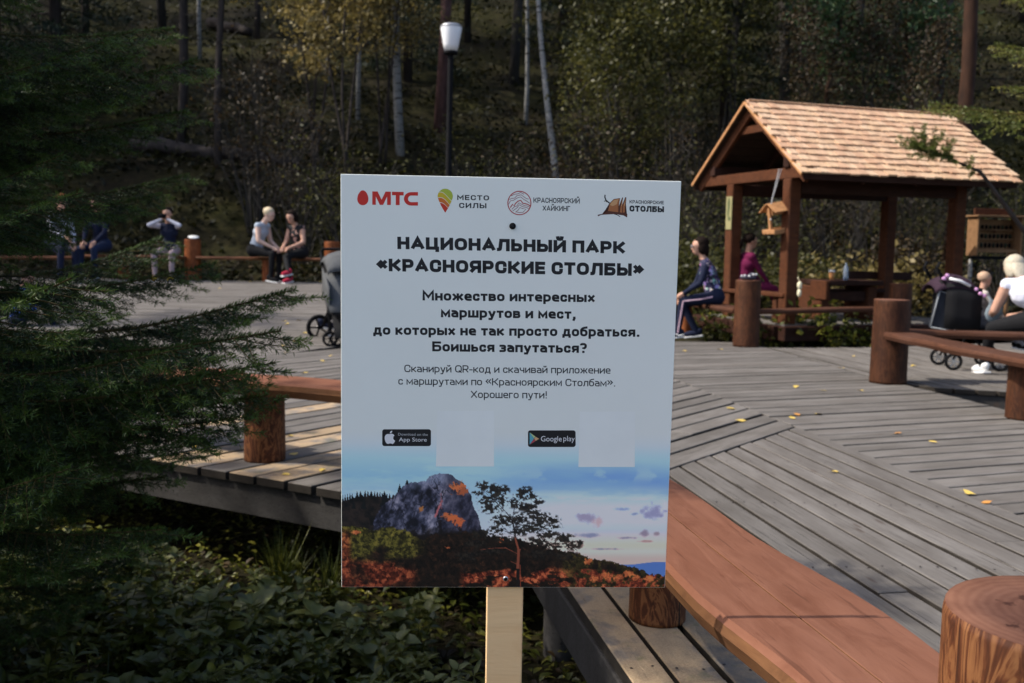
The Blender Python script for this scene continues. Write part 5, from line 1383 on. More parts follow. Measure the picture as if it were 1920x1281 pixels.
BAG = cloth('mesh_bag_cloth', (.02, .023, .03))
bag = empty('carrier_bag', pc+Vector((-.36, -.12, .62)), R(-96), 'dark mesh bag with grey edging hanging from the right pushchair handles', 'bag')
b = MB(); V = [(-.02, -.13, -.20), (-.02, .10, -.24), (-.02, .12, .08), (-.02, -.06, .16)]; V2 = [(x+.06, y, z) for x, y, z in V]
b.add(V+V2, [(3, 2, 1, 0), (4, 5, 6, 7), (0, 1, 5, 4), (1, 2, 6, 5), (2, 3, 7, 6), (3, 0, 4, 7)]); b.build('pouch', BAG, bag)
tb('edging', [(.045, -.13, -.20), (.045, .10, -.24), (.045, .12, .08), (.045, -.06, .16), (.045, -.13, -.20)], .008, simple('edging_grey', (.3, .32, .33)), bag)
tb('strap', [(0, 0, .14), (0, .06, .26), (0, .1, .30)], .008, 'black', bag)
bl_ = MB()
sheet_ = sheet('blanket', [[(.23, -.02+.16*t+.02*math.sin(6*u), .74-.22*u-.04*math.sin(5*t)) for t in np.linspace(0, 1, 7)] for u in np.linspace(0, 1, 6)], cloth('blue_grey_fleece', (.20, .25, .28)), None)
sheet_.location = pc+Vector((0.05, -.02, 0)); sheet_.rotation_euler = (0, 0, R(-96)); tag(sheet_, 'blue grey fleece blanket over the side of the right pushchair', 'blanket')
lab = 'small fair haired child sitting in the right pushchair'
figure((4.70, 9.95, .12), face(-96), lab, (SKIN, cloth('cream_cloth', (.5, .45, .4)), cloth('grey_child_cloth', (.2, .2, .22)), cloth('cream_cloth', (.5, .45, .4))), pelvis=(0, 0, .56), lean=(0, -.05), head=(0, .2), head_tilt=10, knees=[(-.1, .4, .6), (.1, .4, .6)], feet=[(-.1, .6, .2), (.1, .6, .2)], hands=[(-.15, .3, .62), (.15, .3, .62)], hair=('short', simple('fair_down', (.45, .30, .20))), scale=.62, wide=.95)
# small things on the posts and benches
b = MB(); V = []
b.ell((0, 0, .03), (.10, .06, .035), 12); b.ell((.05, .02, .05), (.05, .04, .04), 10); o = b.build('soft_bag', simple('bag_dark', (.04, .035, .05)), None, True, (2.79, 11.84, .79)); tag(o, 'small dark patterned bag lying on top of the brown log post', 'bag')
b = MB()
for (x, y, z) in ((-.05, -.045, .055), (.0, -.055, .05), (.05, -.045, .07), (.09, -.02, .07), (-.08, -.02, .05)): b.ell((x, y, z), (.014, .010, .012), 8)
b.build('spots', 'white', o, True)
b = MB(); b.lathe([(.01, 0), (.07, .004), (.10, .02), (.098, .026)], 18); o = b.build('paper_plate', 'white', None, True, (fl[0]+.03, 18.36, ZF+.752)); o.rotation_euler = (.25, .1, 0); tag(o, 'white paper plate on the orange log post by the camera holder', 'plate')
o.location.z += .02
b = MB(); b.ell((0, 0, .035), (.05, .04, .035), 10); o = b.build('crumpled_paper', 'white', None, True, (3.30, 12.15, .0)); o.location = un(1433, 596, .05)-Vector((0, 0, .05)); o.location.z = 0.0; tag(o, 'crumpled white paper lying under the pavilion bench', 'litter')

# ------------------------------------------------------------------ vegetation helpers
def leaves(cen, size, seed, asp=.62, updir=.3, var=.4):
    """rhombic leaves at the given centres"""
    rg = np.random.RandomState(seed); n = len(cen)
    d = rg.normal(size=(n, 3)); d /= np.linalg.norm(d, axis=1)[:, None]
    nn = rg.normal(size=(n, 3)); nn[:, 2] += updir*3; nn -= d*(nn*d).sum(1)[:, None]; nn /= np.linalg.norm(nn, axis=1)[:, None]
    s = np.cross(d, nn); sz = (size*rg.uniform(1-var, 1+var, n))[:, None]
    V = np.stack([cen-d*sz*.5, cen+s*sz*asp*.5, cen+d*sz*.5, cen-s*sz*asp*.5], 1).reshape(-1, 3)
    return V, np.arange(n*4).reshape(n, 4)
def tree_leafy(seed, h=9., r0=.09, bark='bark_birch', leafm='leaf_yellow', nb=26, nl=4200, spread=1.6, lsize=.075, z0=.35, stems=1, crown_r=.5, lean=0.):
    rg = random.Random(seed); nr = np.random.RandomState(seed)
    T = MB(); B = MB(); C_ = []
    for s_ in range(stems):
        ang = rg.uniform(0, 6.28); ln = lean+(.10 if stems > 1 else .02); dx, dy = math.cos(ang)*ln, math.sin(ang)*ln
        pts = []; x = y = 0
        for i in range(9):
            t = i/8; pts.append(Vector((dx*h*t+.12*math.sin(t*5+seed+s_), dy*h*t+.12*math.cos(t*4+seed*2+s_)-.12, -.3+(h+.3)*t)))
        T.tube(pts, [r0*(1-.85*i/8)/(1 if stems == 1 else 1.5) for i in range(9)], 9)
        for k in range(nb//stems):
            t = z0+(1-z0)*rg.random()**.9; i = min(7, int(t*8)); p = pts[i].lerp(pts[i+1], t*8-i)
            a = rg.uniform(0, 6.28); L_ = spread*(1.15-t)*rg.uniform(.5, 1.1)+.2
            q1 = p+Vector((math.cos(a)*L_*.5, math.sin(a)*L_*.5, L_*.45)); q2 = p+Vector((math.cos(a)*L_, math.sin(a)*L_, L_*rg.uniform(.3, .9)))
            B.tube([p, q1, q2], [r0*.28*(1.2-t), r0*.15, .004], 4, cap=False)
            for j in range(3): C_.append((p.lerp(q2, .4+.3*j), crown_r*rg.uniform(.5, 1.2)))
    w_ = np.array([c[1]**2 for c in C_]); ch = nr.choice(len(C_), nl, p=w_/w_.sum())
    P = np.array([tuple(c[0]) for c in C_])[ch]+nr.normal(size=(nl, 3))*np.array([c[1] for c in C_])[ch][:, None]*np.array([.42, .42, .38])
    V, F = leaves(P, lsize, seed)
    return [('trunk', mesh_np('trunk', T.V, T.F, bark, smooth=True)), ('branches', mesh_np('branches', B.V, B.F, 'bark_grey' if bark != 'bark_dark' else bark, smooth=True)), ('crown', mesh_np('crown', V, F, leafm))]
def needles_along(A, Bp, n, ln, wd, seed, spread=1., fwd=.7):
    """thin needle blades around segments A->Bp (m x 3)"""
    rg = np.random.RandomState(seed); m = len(A); idx = rg.randint(0, m, n) if n != m else np.arange(m)
    seg = Bp-A; L_ = np.linalg.norm(seg, axis=1)+1e-9; idx = rg.choice(m, n, p=L_/L_.sum()); needles_along.idx = idx; u = (seg/L_[:, None])[idx]
    p = A[idx]+seg[idx]*rg.rand(n, 1); r_ = rg.normal(size=(n, 3)); r_[:, 2] += .25; r_ -= u*(r_*u).sum(1)[:, None]; r_ /= np.linalg.norm(r_, axis=1)[:, None]
    d = u*fwd+r_*spread; d /= np.linalg.norm(d, axis=1)[:, None]; s = np.cross(d, rg.normal(size=(n, 3))); s /= np.linalg.norm(s, axis=1)[:, None]+1e-9
    l_ = (ln*rg.uniform(.75, 1.2, n))[:, None]
    V = np.stack([p-s*wd*.5, p+d*l_*.6-s*wd*.45, p+d*l_, p+s*wd*.5+d*l_*.3], 1).reshape(-1, 3)
    return V, np.arange(n*4).reshape(n, 4)
def conifer(seed, h=12., z0=.05, spread=2.2, nb=70, nn=9000, bark='bark_dark', leafm='needle_d', r0=.14, dens=1., nl=.16, nw=.03):
    rg = random.Random(seed); T = MB(); B = MB(); A_ = []; B_ = []
    T.tube([(0, 0, -.4), (.03, 0, h*.4), (0, .04, h*.75), (0, 0, h)], [r0, r0*.75, r0*.4, .01], 9)
    for k in range(nb):
        t = z0+(1-z0)*(k+rg.random())/nb; a = k*2.4+rg.uniform(-.4, .4); L_ = spread*(1.03-t)**.8*rg.uniform(.7, 1.1); z = h*t
        d = Vector((math.cos(a), math.sin(a), 0)); p0 = Vector((0, 0, z)); p1 = p0+d*L_*.5+Vector((0, 0, -.10*L_)); p2 = p0+d*L_+Vector((0, 0, -.12*L_))
        B.tube([p0, p1, p2], [.022, .012, .003], 4, cap=False)
        n = Vector((-d.y, d.x, 0)); A_ += [tuple(p0+d*.2), tuple(p1)]; B_ += [tuple(p1), tuple(p2)]
        for j in range(7):
            q = p0.lerp(p1, 2*(.25+.1*j)) if .25+.1*j < .5 else p1.lerp(p2, 2*(.25+.1*j)-1)
            for sx in (-1, 1): A_.append(tuple(q)); B_.append(tuple(q+(n*sx*.5+d*.5)*L_*.30+Vector((0, 0, -.16*L_*rg.random()))))
    V, F = needles_along(np.array(A_), np.array(B_), nn, nl, nw, seed)
    return [('trunk', mesh_np('trunk', T.V, T.F, bark, smooth=True)), ('branches', mesh_np('branches', B.V, B.F, bark, smooth=True)), ('crown', mesh_np('crown', V, F, leafm))]
def pine(seed, h=17., z0=.5, nn=6000, r0=.17, spread=2.2, bark='bark_pine', leafm='needle_p', dead=10):
    rg = random.Random(seed); nr = np.random.RandomState(seed); T = MB(); B = MB(); C_ = []
    pts = [Vector((.15*math.sin(i*.7+seed), .15*math.cos(i*.9+seed)-.1, -.4+(h+.4)*i/8)) for i in range(9)]
    T.tube(pts, [r0*(1-.75*i/8) for i in range(9)], 10)
    for k in range(34):
        t = z0+(1-z0)*rg.random(); i = min(7, int(t*8)); p = pts[i].lerp(pts[i+1], t*8-i); a = rg.uniform(0, 6.28); L_ = spread*rg.uniform(.5, 1.1)*(1.2-t*.7)
        q = p+Vector((math.cos(a)*L_, math.sin(a)*L_, L_*rg.uniform(-.1, .4))); B.tube([p, p.lerp(q, .5)+Vector((0, 0, .1)), q], [.04, .025, .008], 5, cap=False)
        for j in range(4): C_.append(p.lerp(q, .35+.22*j))
    for k in range(dead):
        t = .12+(z0-.1)*rg.random(); i = min(7, int(t*8)); p = pts[i].lerp(pts[i+1], t*8-i); a = rg.uniform(0, 6.28); L_ = rg.uniform(.3, 1.1)
        B.tube([p, p+Vector((math.cos(a)*L_, math.sin(a)*L_, -.2*L_))], [.014, .004], 4, cap=False)
    ci = nr.randint(0, len(C_), nn); P = np.array([tuple(c) for c in C_])[ci]+nr.normal(size=(nn, 3))*np.array([.34, .34, .18])
    d = nr.normal(size=(nn, 3)); d[:, 2] += .4; d /= np.linalg.norm(d, axis=1)[:, None]
    V, F = needles_along(P, P+d*.02, nn, .20, .05, seed)
    return [('trunk', mesh_np('trunk', T.V, T.F, bark, smooth=True)), ('branches', mesh_np('branches', B.V, B.F, 'bark_grey', smooth=True)), ('crown', mesh_np('crown', V, F, leafm))]
def place(parts, name, x, y, label, cat='tree', group=None, sc_=1., rz=0., tilt=(0, 0), z=None):
    t = empty(name, (x, y, G(x, y) if z is None else z), 0, label, cat, group); t.rotation_euler = (tilt[0], tilt[1], rz); t.scale = (sc_,)*3
    for n, me in parts: put(n, me, t)
    return t
def wx(px, Y): return (px-960)/FPX*Y

# ---- notable trees
birA = tree_leafy(41, 13, .13, nb=24, nl=5200, z0=.45, spread=1.9, lsize=.10)
birB = tree_leafy(42, 12, .075, nb=18, nl=3400, z0=.42, spread=1.4, lsize=.10)
birC = tree_leafy(43, 11, .10, nb=20, nl=2500, z0=.6, spread=1.5, lsize=.10, lean=.0)
place(birA, 'birch_tree', wx(750, 27), 27, 'tall white birch trunk just left of the street lamp')
place(birB, 'birch_tree', wx(664, 29), 29, 'thin pale birch stem among yellow leaves left of the tall birch', rz=1)
place(birB, 'birch_tree', wx(598, 31), 31, 'faint thin birch stem at the left rim of the yellow foliage', rz=2.2)
place(birC, 'birch_tree', wx(1030, 25), 25, 'leaning patchy white birch just right above the middle of the sign', rz=2, tilt=(0, .14))
place(birB, 'birch_tree', wx(972, 30), 30, 'very thin straight birch right of the street lamp', rz=3.1, sc_=.95)
place(birB, 'birch_tree', wx(385, 33), 33, 'grey white trunk high on the left slope', rz=.4)
p1 = pine(51, 18, .55, r0=.18); p2 = pine(52, 16, .5, r0=.13, bark='bark_dark'); p3 = pine(53, 17, .45, r0=.15, bark='bark_grey')
pr_ = [('trunk', p1[0][1].copy())]+p1[1:]; pr_[0][1].materials.clear(); pr_[0][1].materials.append(bark_mat('reddish_bark', (.07, .035, .03), (.17, .09, .08), 3))
place(pr_, 'pine_tree', wx(815, 29), 29, 'dull reddish pine trunk directly behind the street lamp', rz=1)
place(p1, 'pine_tree', wx(1766, 21), 21, 'orange barked pine rising behind the right end of the pavilion roof', rz=.3)
place(p2, 'pine_tree', wx(333, 26), 26, 'dark straight trunk left of the fallen log on the left slope', rz=2)
place(p2, 'pine_tree', wx(423, 25), 25, 'slim brown trunk crossing the fallen log', rz=4, sc_=.8)
place(p3, 'pine_tree', wx(1437, 27), 27, 'grey trunk above the left end of the pavilion ridge', rz=1.2)
place(p3, 'pine_tree', wx(1648, 30), 30, 'pale grey trunk above the middle of the pavilion ridge', rz=2.6, sc_=.8)
place(p3, 'pine_tree', wx(1747, 26), 26, 'slender grey stem above the right half of the pavilion ridge', rz=3.7, sc_=.7)
# ---- the forest: indistinguishable trunks share a label
sp1 = conifer(61, 13, .04, 2.3, 76, 11000); sp2 = conifer(62, 10, .03, 2.0, 64, 9000); sp3 = conifer(63, 15, .12, 2.6, 80, 11000)
rf_ = random.Random(77)
taken = [(wx(a, b), b) for a, b in ((750, 27), (664, 29), (598, 31), (1030, 25), (972, 30), (385, 33), (815, 29), (1826, 21), (333, 26), (423, 25), (1437, 27), (1648, 30), (1747, 26))]
def okp(x, y, d): return all((x-a)**2+(y-b)**2 > d*d for a, b in taken)
kinds = [(sp1, 'spruce_tree', 'dark spruce standing in the shaded forest on the slope', 'dark spruces in the forest'), (sp2, 'spruce_tree', 'dark spruce standing in the shaded forest on the slope', 'dark spruces in the forest'), (sp3, 'spruce_tree', 'dark spruce standing in the shaded forest on the slope', 'dark spruces in the forest'),
         (p2, 'pine_tree', 'dim grey or dark pine trunk among others in the forest', 'dim pine trunks in the forest'), (p3, 'pine_tree', 'dim grey or dark pine trunk among others in the forest', 'dim pine trunks in the forest'), (p1, 'pine_tree', 'dim grey or dark pine trunk among others in the forest', 'dim pine trunks in the forest')]
cnt = 0
for tries in range(900):
    if cnt >= 92: break
    y = rf_.uniform(23, 66); x = rf_.uniform(-.62, .62)*y*1.25
    if not okp(x, y, 1.9+y*.012): continue
    k = rf_.choice([0, 1, 2, 2, 3, 3, 4, 4, 5]) if y > 30 else rf_.choice([3, 4, 5, 3, 4, 2])
    if k < 3 and y < 31 and -9 < x < -1: continue
    k = 4 if (k == 5 and x > 4) else k; parts, nm, lb, gp = kinds[k]; taken.append((x, y)); cnt += 1
    place(parts, nm, x, y, lb, 'tree', gp, rf_.uniform(.8, 1.15), rf_.uniform(0, 6.28))
# forest closing in on the left, which shades the slope from the sun
for i, (x, y, k) in enumerate(((-17, 22, 0), (-21, 26, 2), (-14.5, 25, 2), (-18, 17, 2), (-24, 19, 2), (-20, 31, 0), (-27, 28, 2), (-16, 29.5, 0), (-26, 35, 2), (-13.5, 21.0, 1), (-12.2, 27, 0), (-29, 23, 2), (-15, 14, 1), (-19.5, 11.5, 2), (-31, 31, 2))):
    place(kinds[k][0], 'spruce_tree', x, y, 'dark spruce standing in the shaded forest on the slope', 'tree', 'dark spruces in the forest', 1.0+.25*((i*7) % 3), i*1.1)
# ---- yellow and olive understory
yl1 = tree_leafy(71, 7.5, .06, 'bark_dark', 'leaf_yellow', 40, 7000, 1.9, .10, .38, 3, .55)
yl2 = tree_leafy(72, 6.5, .05, 'bark_grey', 'leaf_olive', 44, 8000, 2.0, .10, .25, 4, .6)
yl3 = tree_leafy(73, 5.0, .04, 'bark_dark', 'leaf_brown', 34, 3000, 1.5, .09, .3, 4, .6)
place(yl1, 'birch_sapling', wx(650, 23.5), 23.5, 'yellow leaved young birch above the couple and left of the lamp', 'tree', None, 1.05, 1.)
place(yl1, 'birch_sapling', wx(585, 25.5), 25.5, 'yellow leaved young birch at the left edge of the yellow foliage', 'tree', None, 1.1, 3.)
place(yl1, 'birch_sapling', wx(720, 26), 26, 'yellow leaved young birch touching the tall white birch', 'tree', None, 1.0, 5.)
place(yl2, 'willow_tree', wx(1150, 22.5), 22.5, 'olive leaved willow above the right corner of the sign', 'tree', None, 1.0, .5)
place(yl2, 'willow_tree', wx(1245, 24.5), 24.5, 'olive leaved willow between the sign and the pavilion gable', 'tree', None, 1.15, 2.1)
place(yl2, 'willow_tree', wx(1355, 24), 24, 'olive leaved willow directly above the pavilion gable peak', 'tree', None, 1.1, 3.9)
place(yl2, 'willow_tree', wx(1100, 27), 27, 'olive leaved willow right behind the leaning birch', 'tree', None, 1.1, 5.2)
place(yl3, 'brown_bush', wx(1500, 23), 23, 'brown leaved bush above the left part of the pavilion roof', 'bush', None, .85, 1)
place(yl3, 'brown_bush', wx(1600, 24.5), 24.5, 'brown leaved bush above the middle of the pavilion roof', 'bush', None, .9, 2)
place(yl3, 'brown_bush', wx(1700, 22.5), 22.5, 'brown leaved bush above the right part of the pavilion roof', 'bush', None, .8, 3)
yp = pine(55, 6.5, .25, 5000, .08, 1.5)
place(yp, 'pine_sapling', wx(1535, 26.5), 26.5, 'young green pine high above the pavilion roof, left one', 'tree', None, 1.0, 1)
place(yp, 'pine_sapling', wx(1685, 26), 26, 'young green pine above the right half of the pavilion roof', 'tree', None, .9, 3)
ORD = ['closest', 'second closest', 'third closest', 'fourth closest', 'fifth closest', 'sixth closest', 'seventh closest', 'eighth closest', 'ninth closest', 'tenth closest', 'eleventh closest']
def rank_labels(items, marks, text_):
    """items: (object, px, py); name each by its nearest landmark and its rank of distance to it"""
    by = {}
    for o, px, py in items:
        m_ = min(marks, key=lambda k: math.hypot(marks[k][0]-px, marks[k][1]-py)); by.setdefault(m_, []).append((math.hypot(marks[m_][0]-px, marks[m_][1]-py), o))
    for m_, L_ in by.items():
        for i, (d_, o) in enumerate(sorted(L_, key=lambda q: q[0])): o['label'] = f"{text_(o)} {ORD[min(i, 10)]} to {m_}"
# ---- bare twiggy shrubs
def twig_shrub(seed, h=3.2, n=26, sp_=1.3, leafm=None):
    rg = random.Random(seed); B = MB(); pts = []
    for k in range(n):
        a = rg.uniform(0, 6.28); l_ = rg.uniform(.5, 1.)*h; s_ = rg.uniform(.1, sp_)
        b0 = Vector((math.cos(a)*.15, math.sin(a)*.15, -.2)); P = [b0]
        for i in range(1, 5): t = i/4; P.append(b0+Vector((math.cos(a)*s_*t**1.4+rg.uniform(-.06, .06), math.sin(a)*s_*t**1.4+rg.uniform(-.06, .06), l_*t)))
        B.tube(P, [.016, .013, .010, .007, .003], 4, cap=False)
        for j in range(5):
            q = P[2].lerp(P[4], rg.random()); a2 = rg.uniform(0, 6.28); e = q+Vector((math.cos(a2)*.45, math.sin(a2)*.45, rg.uniform(.1, .5))); B.tube([q, e], [.006, .002], 3, cap=False); pts.append(tuple(e)); pts.append(tuple(q.lerp(e, .6)))
    out = [('branches', mesh_np('branches', B.V, B.F, 'bark_grey'))]
    P = np.array(pts); rr_ = np.random.RandomState(seed); P = np.repeat(P, 4, 0)+rr_.normal(size=(len(P)*4, 3))*.12
    V, F = leaves(P, .07, seed); out.append(('leaves', mesh_np('leaves', V, F, leafm or 'leaf_olive')))
    return out
ts1 = twig_shrub(81); ts2 = twig_shrub(82, 3.8, 30, 1.6, 'leaf_brown')
tsl = [(1090, 20.5), (1180, 20), (1275, 20.5), (1350, 19.5), (1130, 22), (1230, 21.5), (1320, 22), (1440, 20.2), (1560, 20), (1640, 21), (1720, 20.5), (1880, 19.5), (560, 22), (650, 21.5), (480, 23), (720, 22), (1010, 22), (900, 23)]
shr = []
for i, (px, Y) in enumerate(tsl):
    shr.append((place(ts1 if i % 2 else ts2, 'twiggy_shrub', wx(px, Y), Y, 'grey twiggy half bare shrub at the foot of the forest slope', 'shrub', 'twiggy shrubs at the foot of the slope', .8+.1*(i % 5), i*1.3), px, 300+(22-Y)*20))
rank_labels(shr, {'the street lamp': (842, 250), 'the leaning birch': (1030, 250), 'the seated couple': (515, 400), 'the pavilion gable': (1400, 330), 'the display case': (1862, 400), 'the middle of the pavilion roof': (1640, 250), 'the right corner of the sign': (1240, 330)}, lambda o: 'grey twiggy half bare shrub')
# ---- low leafy bushes near the pavilion
def low_bush(seed, h=.9, n=1500, leafm='leaf_olive', ls=.07, sp_=.6):
    rg = np.random.RandomState(seed); B = MB(); r2 = random.Random(seed); ends = []
    for k in range(22):
        a = r2.uniform(0, 6.28); s_ = r2.uniform(.1, sp_); e = Vector((math.cos(a)*s_, math.sin(a)*s_, h*r2.uniform(.4, 1.))); B.tube([(0, 0, -.1), e*.5+Vector((0, 0, .1)), e], [.01, .006, .002], 4, cap=False); ends.append(tuple(e)); ends.append(tuple(e*.7))
    E_ = np.array(ends); P = E_[rg.randint(0, len(E_), n)]+rg.normal(size=(n, 3))*.13; P[:, 2] = np.abs(P[:, 2])
    V, F = leaves(P, ls, seed, updir=.5)
    return [('stems', mesh_np('stems', B.V, B.F, 'bark_grey')), ('leaves', mesh_np('leaves', V, F, leafm))]
lb1 = low_bush(91); lb2 = low_bush(92, .8, 1200, 'leaf_yellow', .08, .7); lb3 = low_bush(93, .35, 260, 'leaf_green', .10, .3); lb4 = low_bush(94, 1.3, 1800, 'leaf_brown', .08, .8)
for i, (px, Y, p_, s_, lb) in enumerate(((1290, 17.5, lb1, 1.5, 'yellow green bush behind the person in navy'), (1345, 16.8, lb1, 1.0, 'low green bush behind the hips of the person in navy'), (1245, 18, lb1, 1.5, 'yellow green bush at the right edge of the sign'),
        (1590, 17.6, lb2, 1.3, 'yellow fern clump seen under the pavilion roof left of its back post'), (1700, 17.8, lb2, 1.4, 'yellow fern clump seen under the pavilion roof right of its back post'), (1735, 18.2, lb4, 1.1, 'rusty undergrowth clump seen between the right pavilion posts'),
        (1640, 18.6, lb4, 1.2, 'rusty undergrowth clump behind the back post of the pavilion'), (1530, 18.2, lb1, 1.2, 'green bush seen under the pavilion behind the table'), (1470, 18.6, lb1, 1.3, 'green bush seen through the left bay of the pavilion'))):
    place(p_, 'bush', wx(px, Y), Y, lb, 'bush', None, s_, i*1.9)
for i, (px, py, s_, lb) in enumerate(((1345, 622, .9, 'small green weed between the navy sitter and the brown post'), (1372, 628, .7, 'small green weed touching the left of the brown post'), (1440, 640, .8, 'small green weed at the left corner of the pavilion platform'),
        (1518, 640, 1.15, 'green nettle growing in front of the pavilion platform'), (1580, 645, .7, 'low green weed right of the nettle by the platform'), (1618, 642, .8, 'green weed next to the thick log post behind the deck edge'), (1300, 618, .6, 'tiny yellow green weed behind the shoes of the navy sitter'))):
    q = un(px, py, 0); q = q*(1+.25/q.length); place(lb3, 'weed', q.x, q.y+.15, lb, 'plant', None, s_, i*2.1, z=-.12)
# ---- fallen logs on the slope
def fallen(name, a, b, r_, label, mat='bark_dark'):
    B = MB(); a = Vector(a); b = Vector(b); P = [a.lerp(b, i/6)+Vector((0, 0, .05*math.sin(i*2.))) for i in range(7)]; B.tube(P, [r_*(1.1-.4*i/6) for i in range(7)], 10)
    for k in range(7): q = a.lerp(b, .15+.11*k); B.tube([q, q+Vector((.2*math.sin(k*2.2), .3*math.cos(k*3), .35))], [.03, .008], 5)
    o = B.build(name, mat, None, True); tag(o, label, 'log')
Yl = 24.5
def gp(px, py):   # ground point seen at this pixel
    for Y in np.linspace(14, 90, 400):
        q = uy(px, py, Y)
        if q.z <= G(q.x, q.y): return Vector((q.x, q.y, G(q.x, q.y)))
    return uy(px, py, 60)
a = gp(250, 285); b = gp(560, 318); fallen('fallen_log', a+Vector((0, 0, .15)), b+Vector((0, 0, .15)), .20, 'long dark fallen trunk lying across the left slope')
a = gp(395, 55); b = gp(470, 70); fallen('fallen_log', a+Vector((0, 0, .2)), b+Vector((0, 0, .2)), .2, 'short dark fallen trunk higher up the left slope')
# ---- undergrowth on the slope and round the deck (uncountable)
def undergrowth():
    rg = np.random.RandomState(7); n = 90000
    y = 18.5+rg.rand(n)**1.5*44; x = (rg.rand(n)-.5)*1.35*y+0
    cl = np.sin(x*1.7+3*np.sin(y*.9))+np.sin(y*2.1+2*np.sin(x*.8)); keep = cl+rg.normal(size=n)*.8 > -.6; x, y = x[keep], y[keep]
    z = gz(x, y)+np.abs(rg.normal(size=len(x)))*.14+.02
    V, F = leaves(np.stack([x, y, z], -1), .15, 8, updir=.8)
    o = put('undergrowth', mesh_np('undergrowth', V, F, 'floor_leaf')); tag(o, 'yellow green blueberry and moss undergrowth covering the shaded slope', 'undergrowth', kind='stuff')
    n = 26000; x = rg.uniform(-16, 16, n); y = rg.uniform(12.5, 22, n); k = ~((x > -12) & (x < 8.) & (y < 18.7)) ; x, y = x[k], y[k]
    z = gz(x, y)+np.abs(rg.normal(size=len(x)))*.12
    V, F = leaves(np.stack([x, y, z], -1), .10, 9, updir=.8)
    o = put('meadow_litter', mesh_np('meadow_litter', V, F, 'leaf_brown')); tag(o, 'brown and yellow leaf litter and weeds around the deck', 'undergrowth', kind='stuff')
undergrowth()

# ------------------------------------------------------------------ near spruce on the left
def spruce_branch(seed, nn=27000, leafm='needle', nl=.0195, nw=.0024, bare=0.):
    rg = random.Random(seed); B = MB(); A_ = []; B_ = []; TP = []
    def ax(t): return Vector((1.6*t, .06*math.sin(t*3+seed), -.20*math.sin(min(1, t*1.15)*PI*.55)+.34*max(0, t-.45)**1.5))
    B.tube([ax(i/10) for i in range(11)], [.009*(1-.9*i/10)+.001 for i in range(11)], 6, cap=False)
    t = .10
    while t < .985:
        p = ax(t); p_ = ax(min(1, t+.02)); d = (p_-p).normalized(); n = d.cross(Vector((0, 0, 1))).normalized()
        for sx in (-1, 1):
            if t < bare or rg.random() < .08: continue
            L_ = (.10+.50*(1-t)**.75)*rg.uniform(.6, 1.1); an = R(rg.uniform(42, 62)); dr = (d*math.cos(an)+n*sx*math.sin(an)); dr.z -= rg.uniform(.15, .45); dr.normalize()
            K = 5; q = p.copy(); pts = [q.copy()]
            for k in range(K):
                dr = (dr+Vector((0, 0, -.07 if k < 2 else .05))+d*.05).normalized(); q = q+dr*(L_/K); pts.append(q.copy())
            B.tube(pts, [.0022*(1-.7*k/K) for k in range(K+1)], 3, cap=False)
            for k in range(K): A_.append(tuple(pts[k])); B_.append(tuple(pts[k+1])); TP.append(1. if k > 2 else .15)
            s = .06
            while s < L_*.93:
                u = s/L_*K; k = min(K-1, int(u)); b0 = pts[k].lerp(pts[k+1], u-k); dd = (pts[k+1]-pts[k]).normalized(); m_ = dd.cross(Vector((0, 0, 1))).normalized()
                for s2 in (-1, 1):
                    if rg.random() < .15: continue
                    l2 = (.03+.20*(L_-s))*rg.uniform(.6, 1.1); e = b0+(dd*.75+m_*s2*.65+Vector((0, 0, -.30*rg.random()))).normalized()*l2
                    A_.append(tuple(b0)); B_.append(tuple(e)); TP.append(.15+.85*(s/L_ > .6))
                s += .035
        t += .024
    for i in range(40): A_.append(tuple(ax(max(bare, (i % 10)/10)))); B_.append(tuple(ax(max(bare, (i % 10+1)/10)))); TP.append(1. if i % 10 > 6 else .2)
    V, F = needles_along(np.array(A_), np.array(B_), nn, nl, nw, seed, 1., .85)
    ii = (np.array(TP)[needles_along.idx] > np.random.RandomState(seed).rand(nn)*1.05).astype(int)
    return mesh_np('wood', B.V, B.F, 'twig'), mesh_np('needles', V, F, [leafm, leafm+'_tip' if leafm == 'needle' else leafm], ii)
SBR = [spruce_branch(i) for i in range(5)]
def add_branch(tree, pair, loc, rot, s):
    w_ = put('branch', pair[0], tree, loc, rot, s); put('needles', pair[1], w_)
    return w_
spr = empty('spruce_tree', (-2.32, 3.02, G(-2.3, 3.0)), 0, 'dense dark green spruce filling the left edge close to the viewer', 'tree')
b = MB(); b.tube([(0, 0, -.2), (.02, 0, 1.6), (0, .02, 3.2), (0, 0, 4.7)], [.075, .055, .03, .005], 12); b.build('trunk', 'bark_dark', spr, True)
rg = random.Random(31)
zz_ = .25; kk = 0
while zz_ < 4.5:
    zw = zz_+spr.location.z       # world height
    Lz = np.interp(zw, [-.4, .0, .3, .7, 1.05, 1.35, 1.9, 2.4, 3.0, 4.1], [1.05, 1.2, 1.28, 1.62, 1.68, 1.28, 1.32, 1.15, .8, .15])
    nbr = 7
    for j in range(nbr):
        a = 2*PI*j/nbr+kk*.53+rg.uniform(-.2, .2); dd = abs((a+PI) % (2*PI)-PI)
        L_ = Lz*rg.uniform(.80, 1.04)
        if zw > 3.0: L_ *= .9
        add_branch(spr, SBR[rg.randrange(5)], (0, 0, zz_+rg.uniform(-.05, .05)), (rg.uniform(-.25, .25), -(rg.uniform(-.06, .16)), a), L_/1.6)
    zz_ += .205; kk += 1
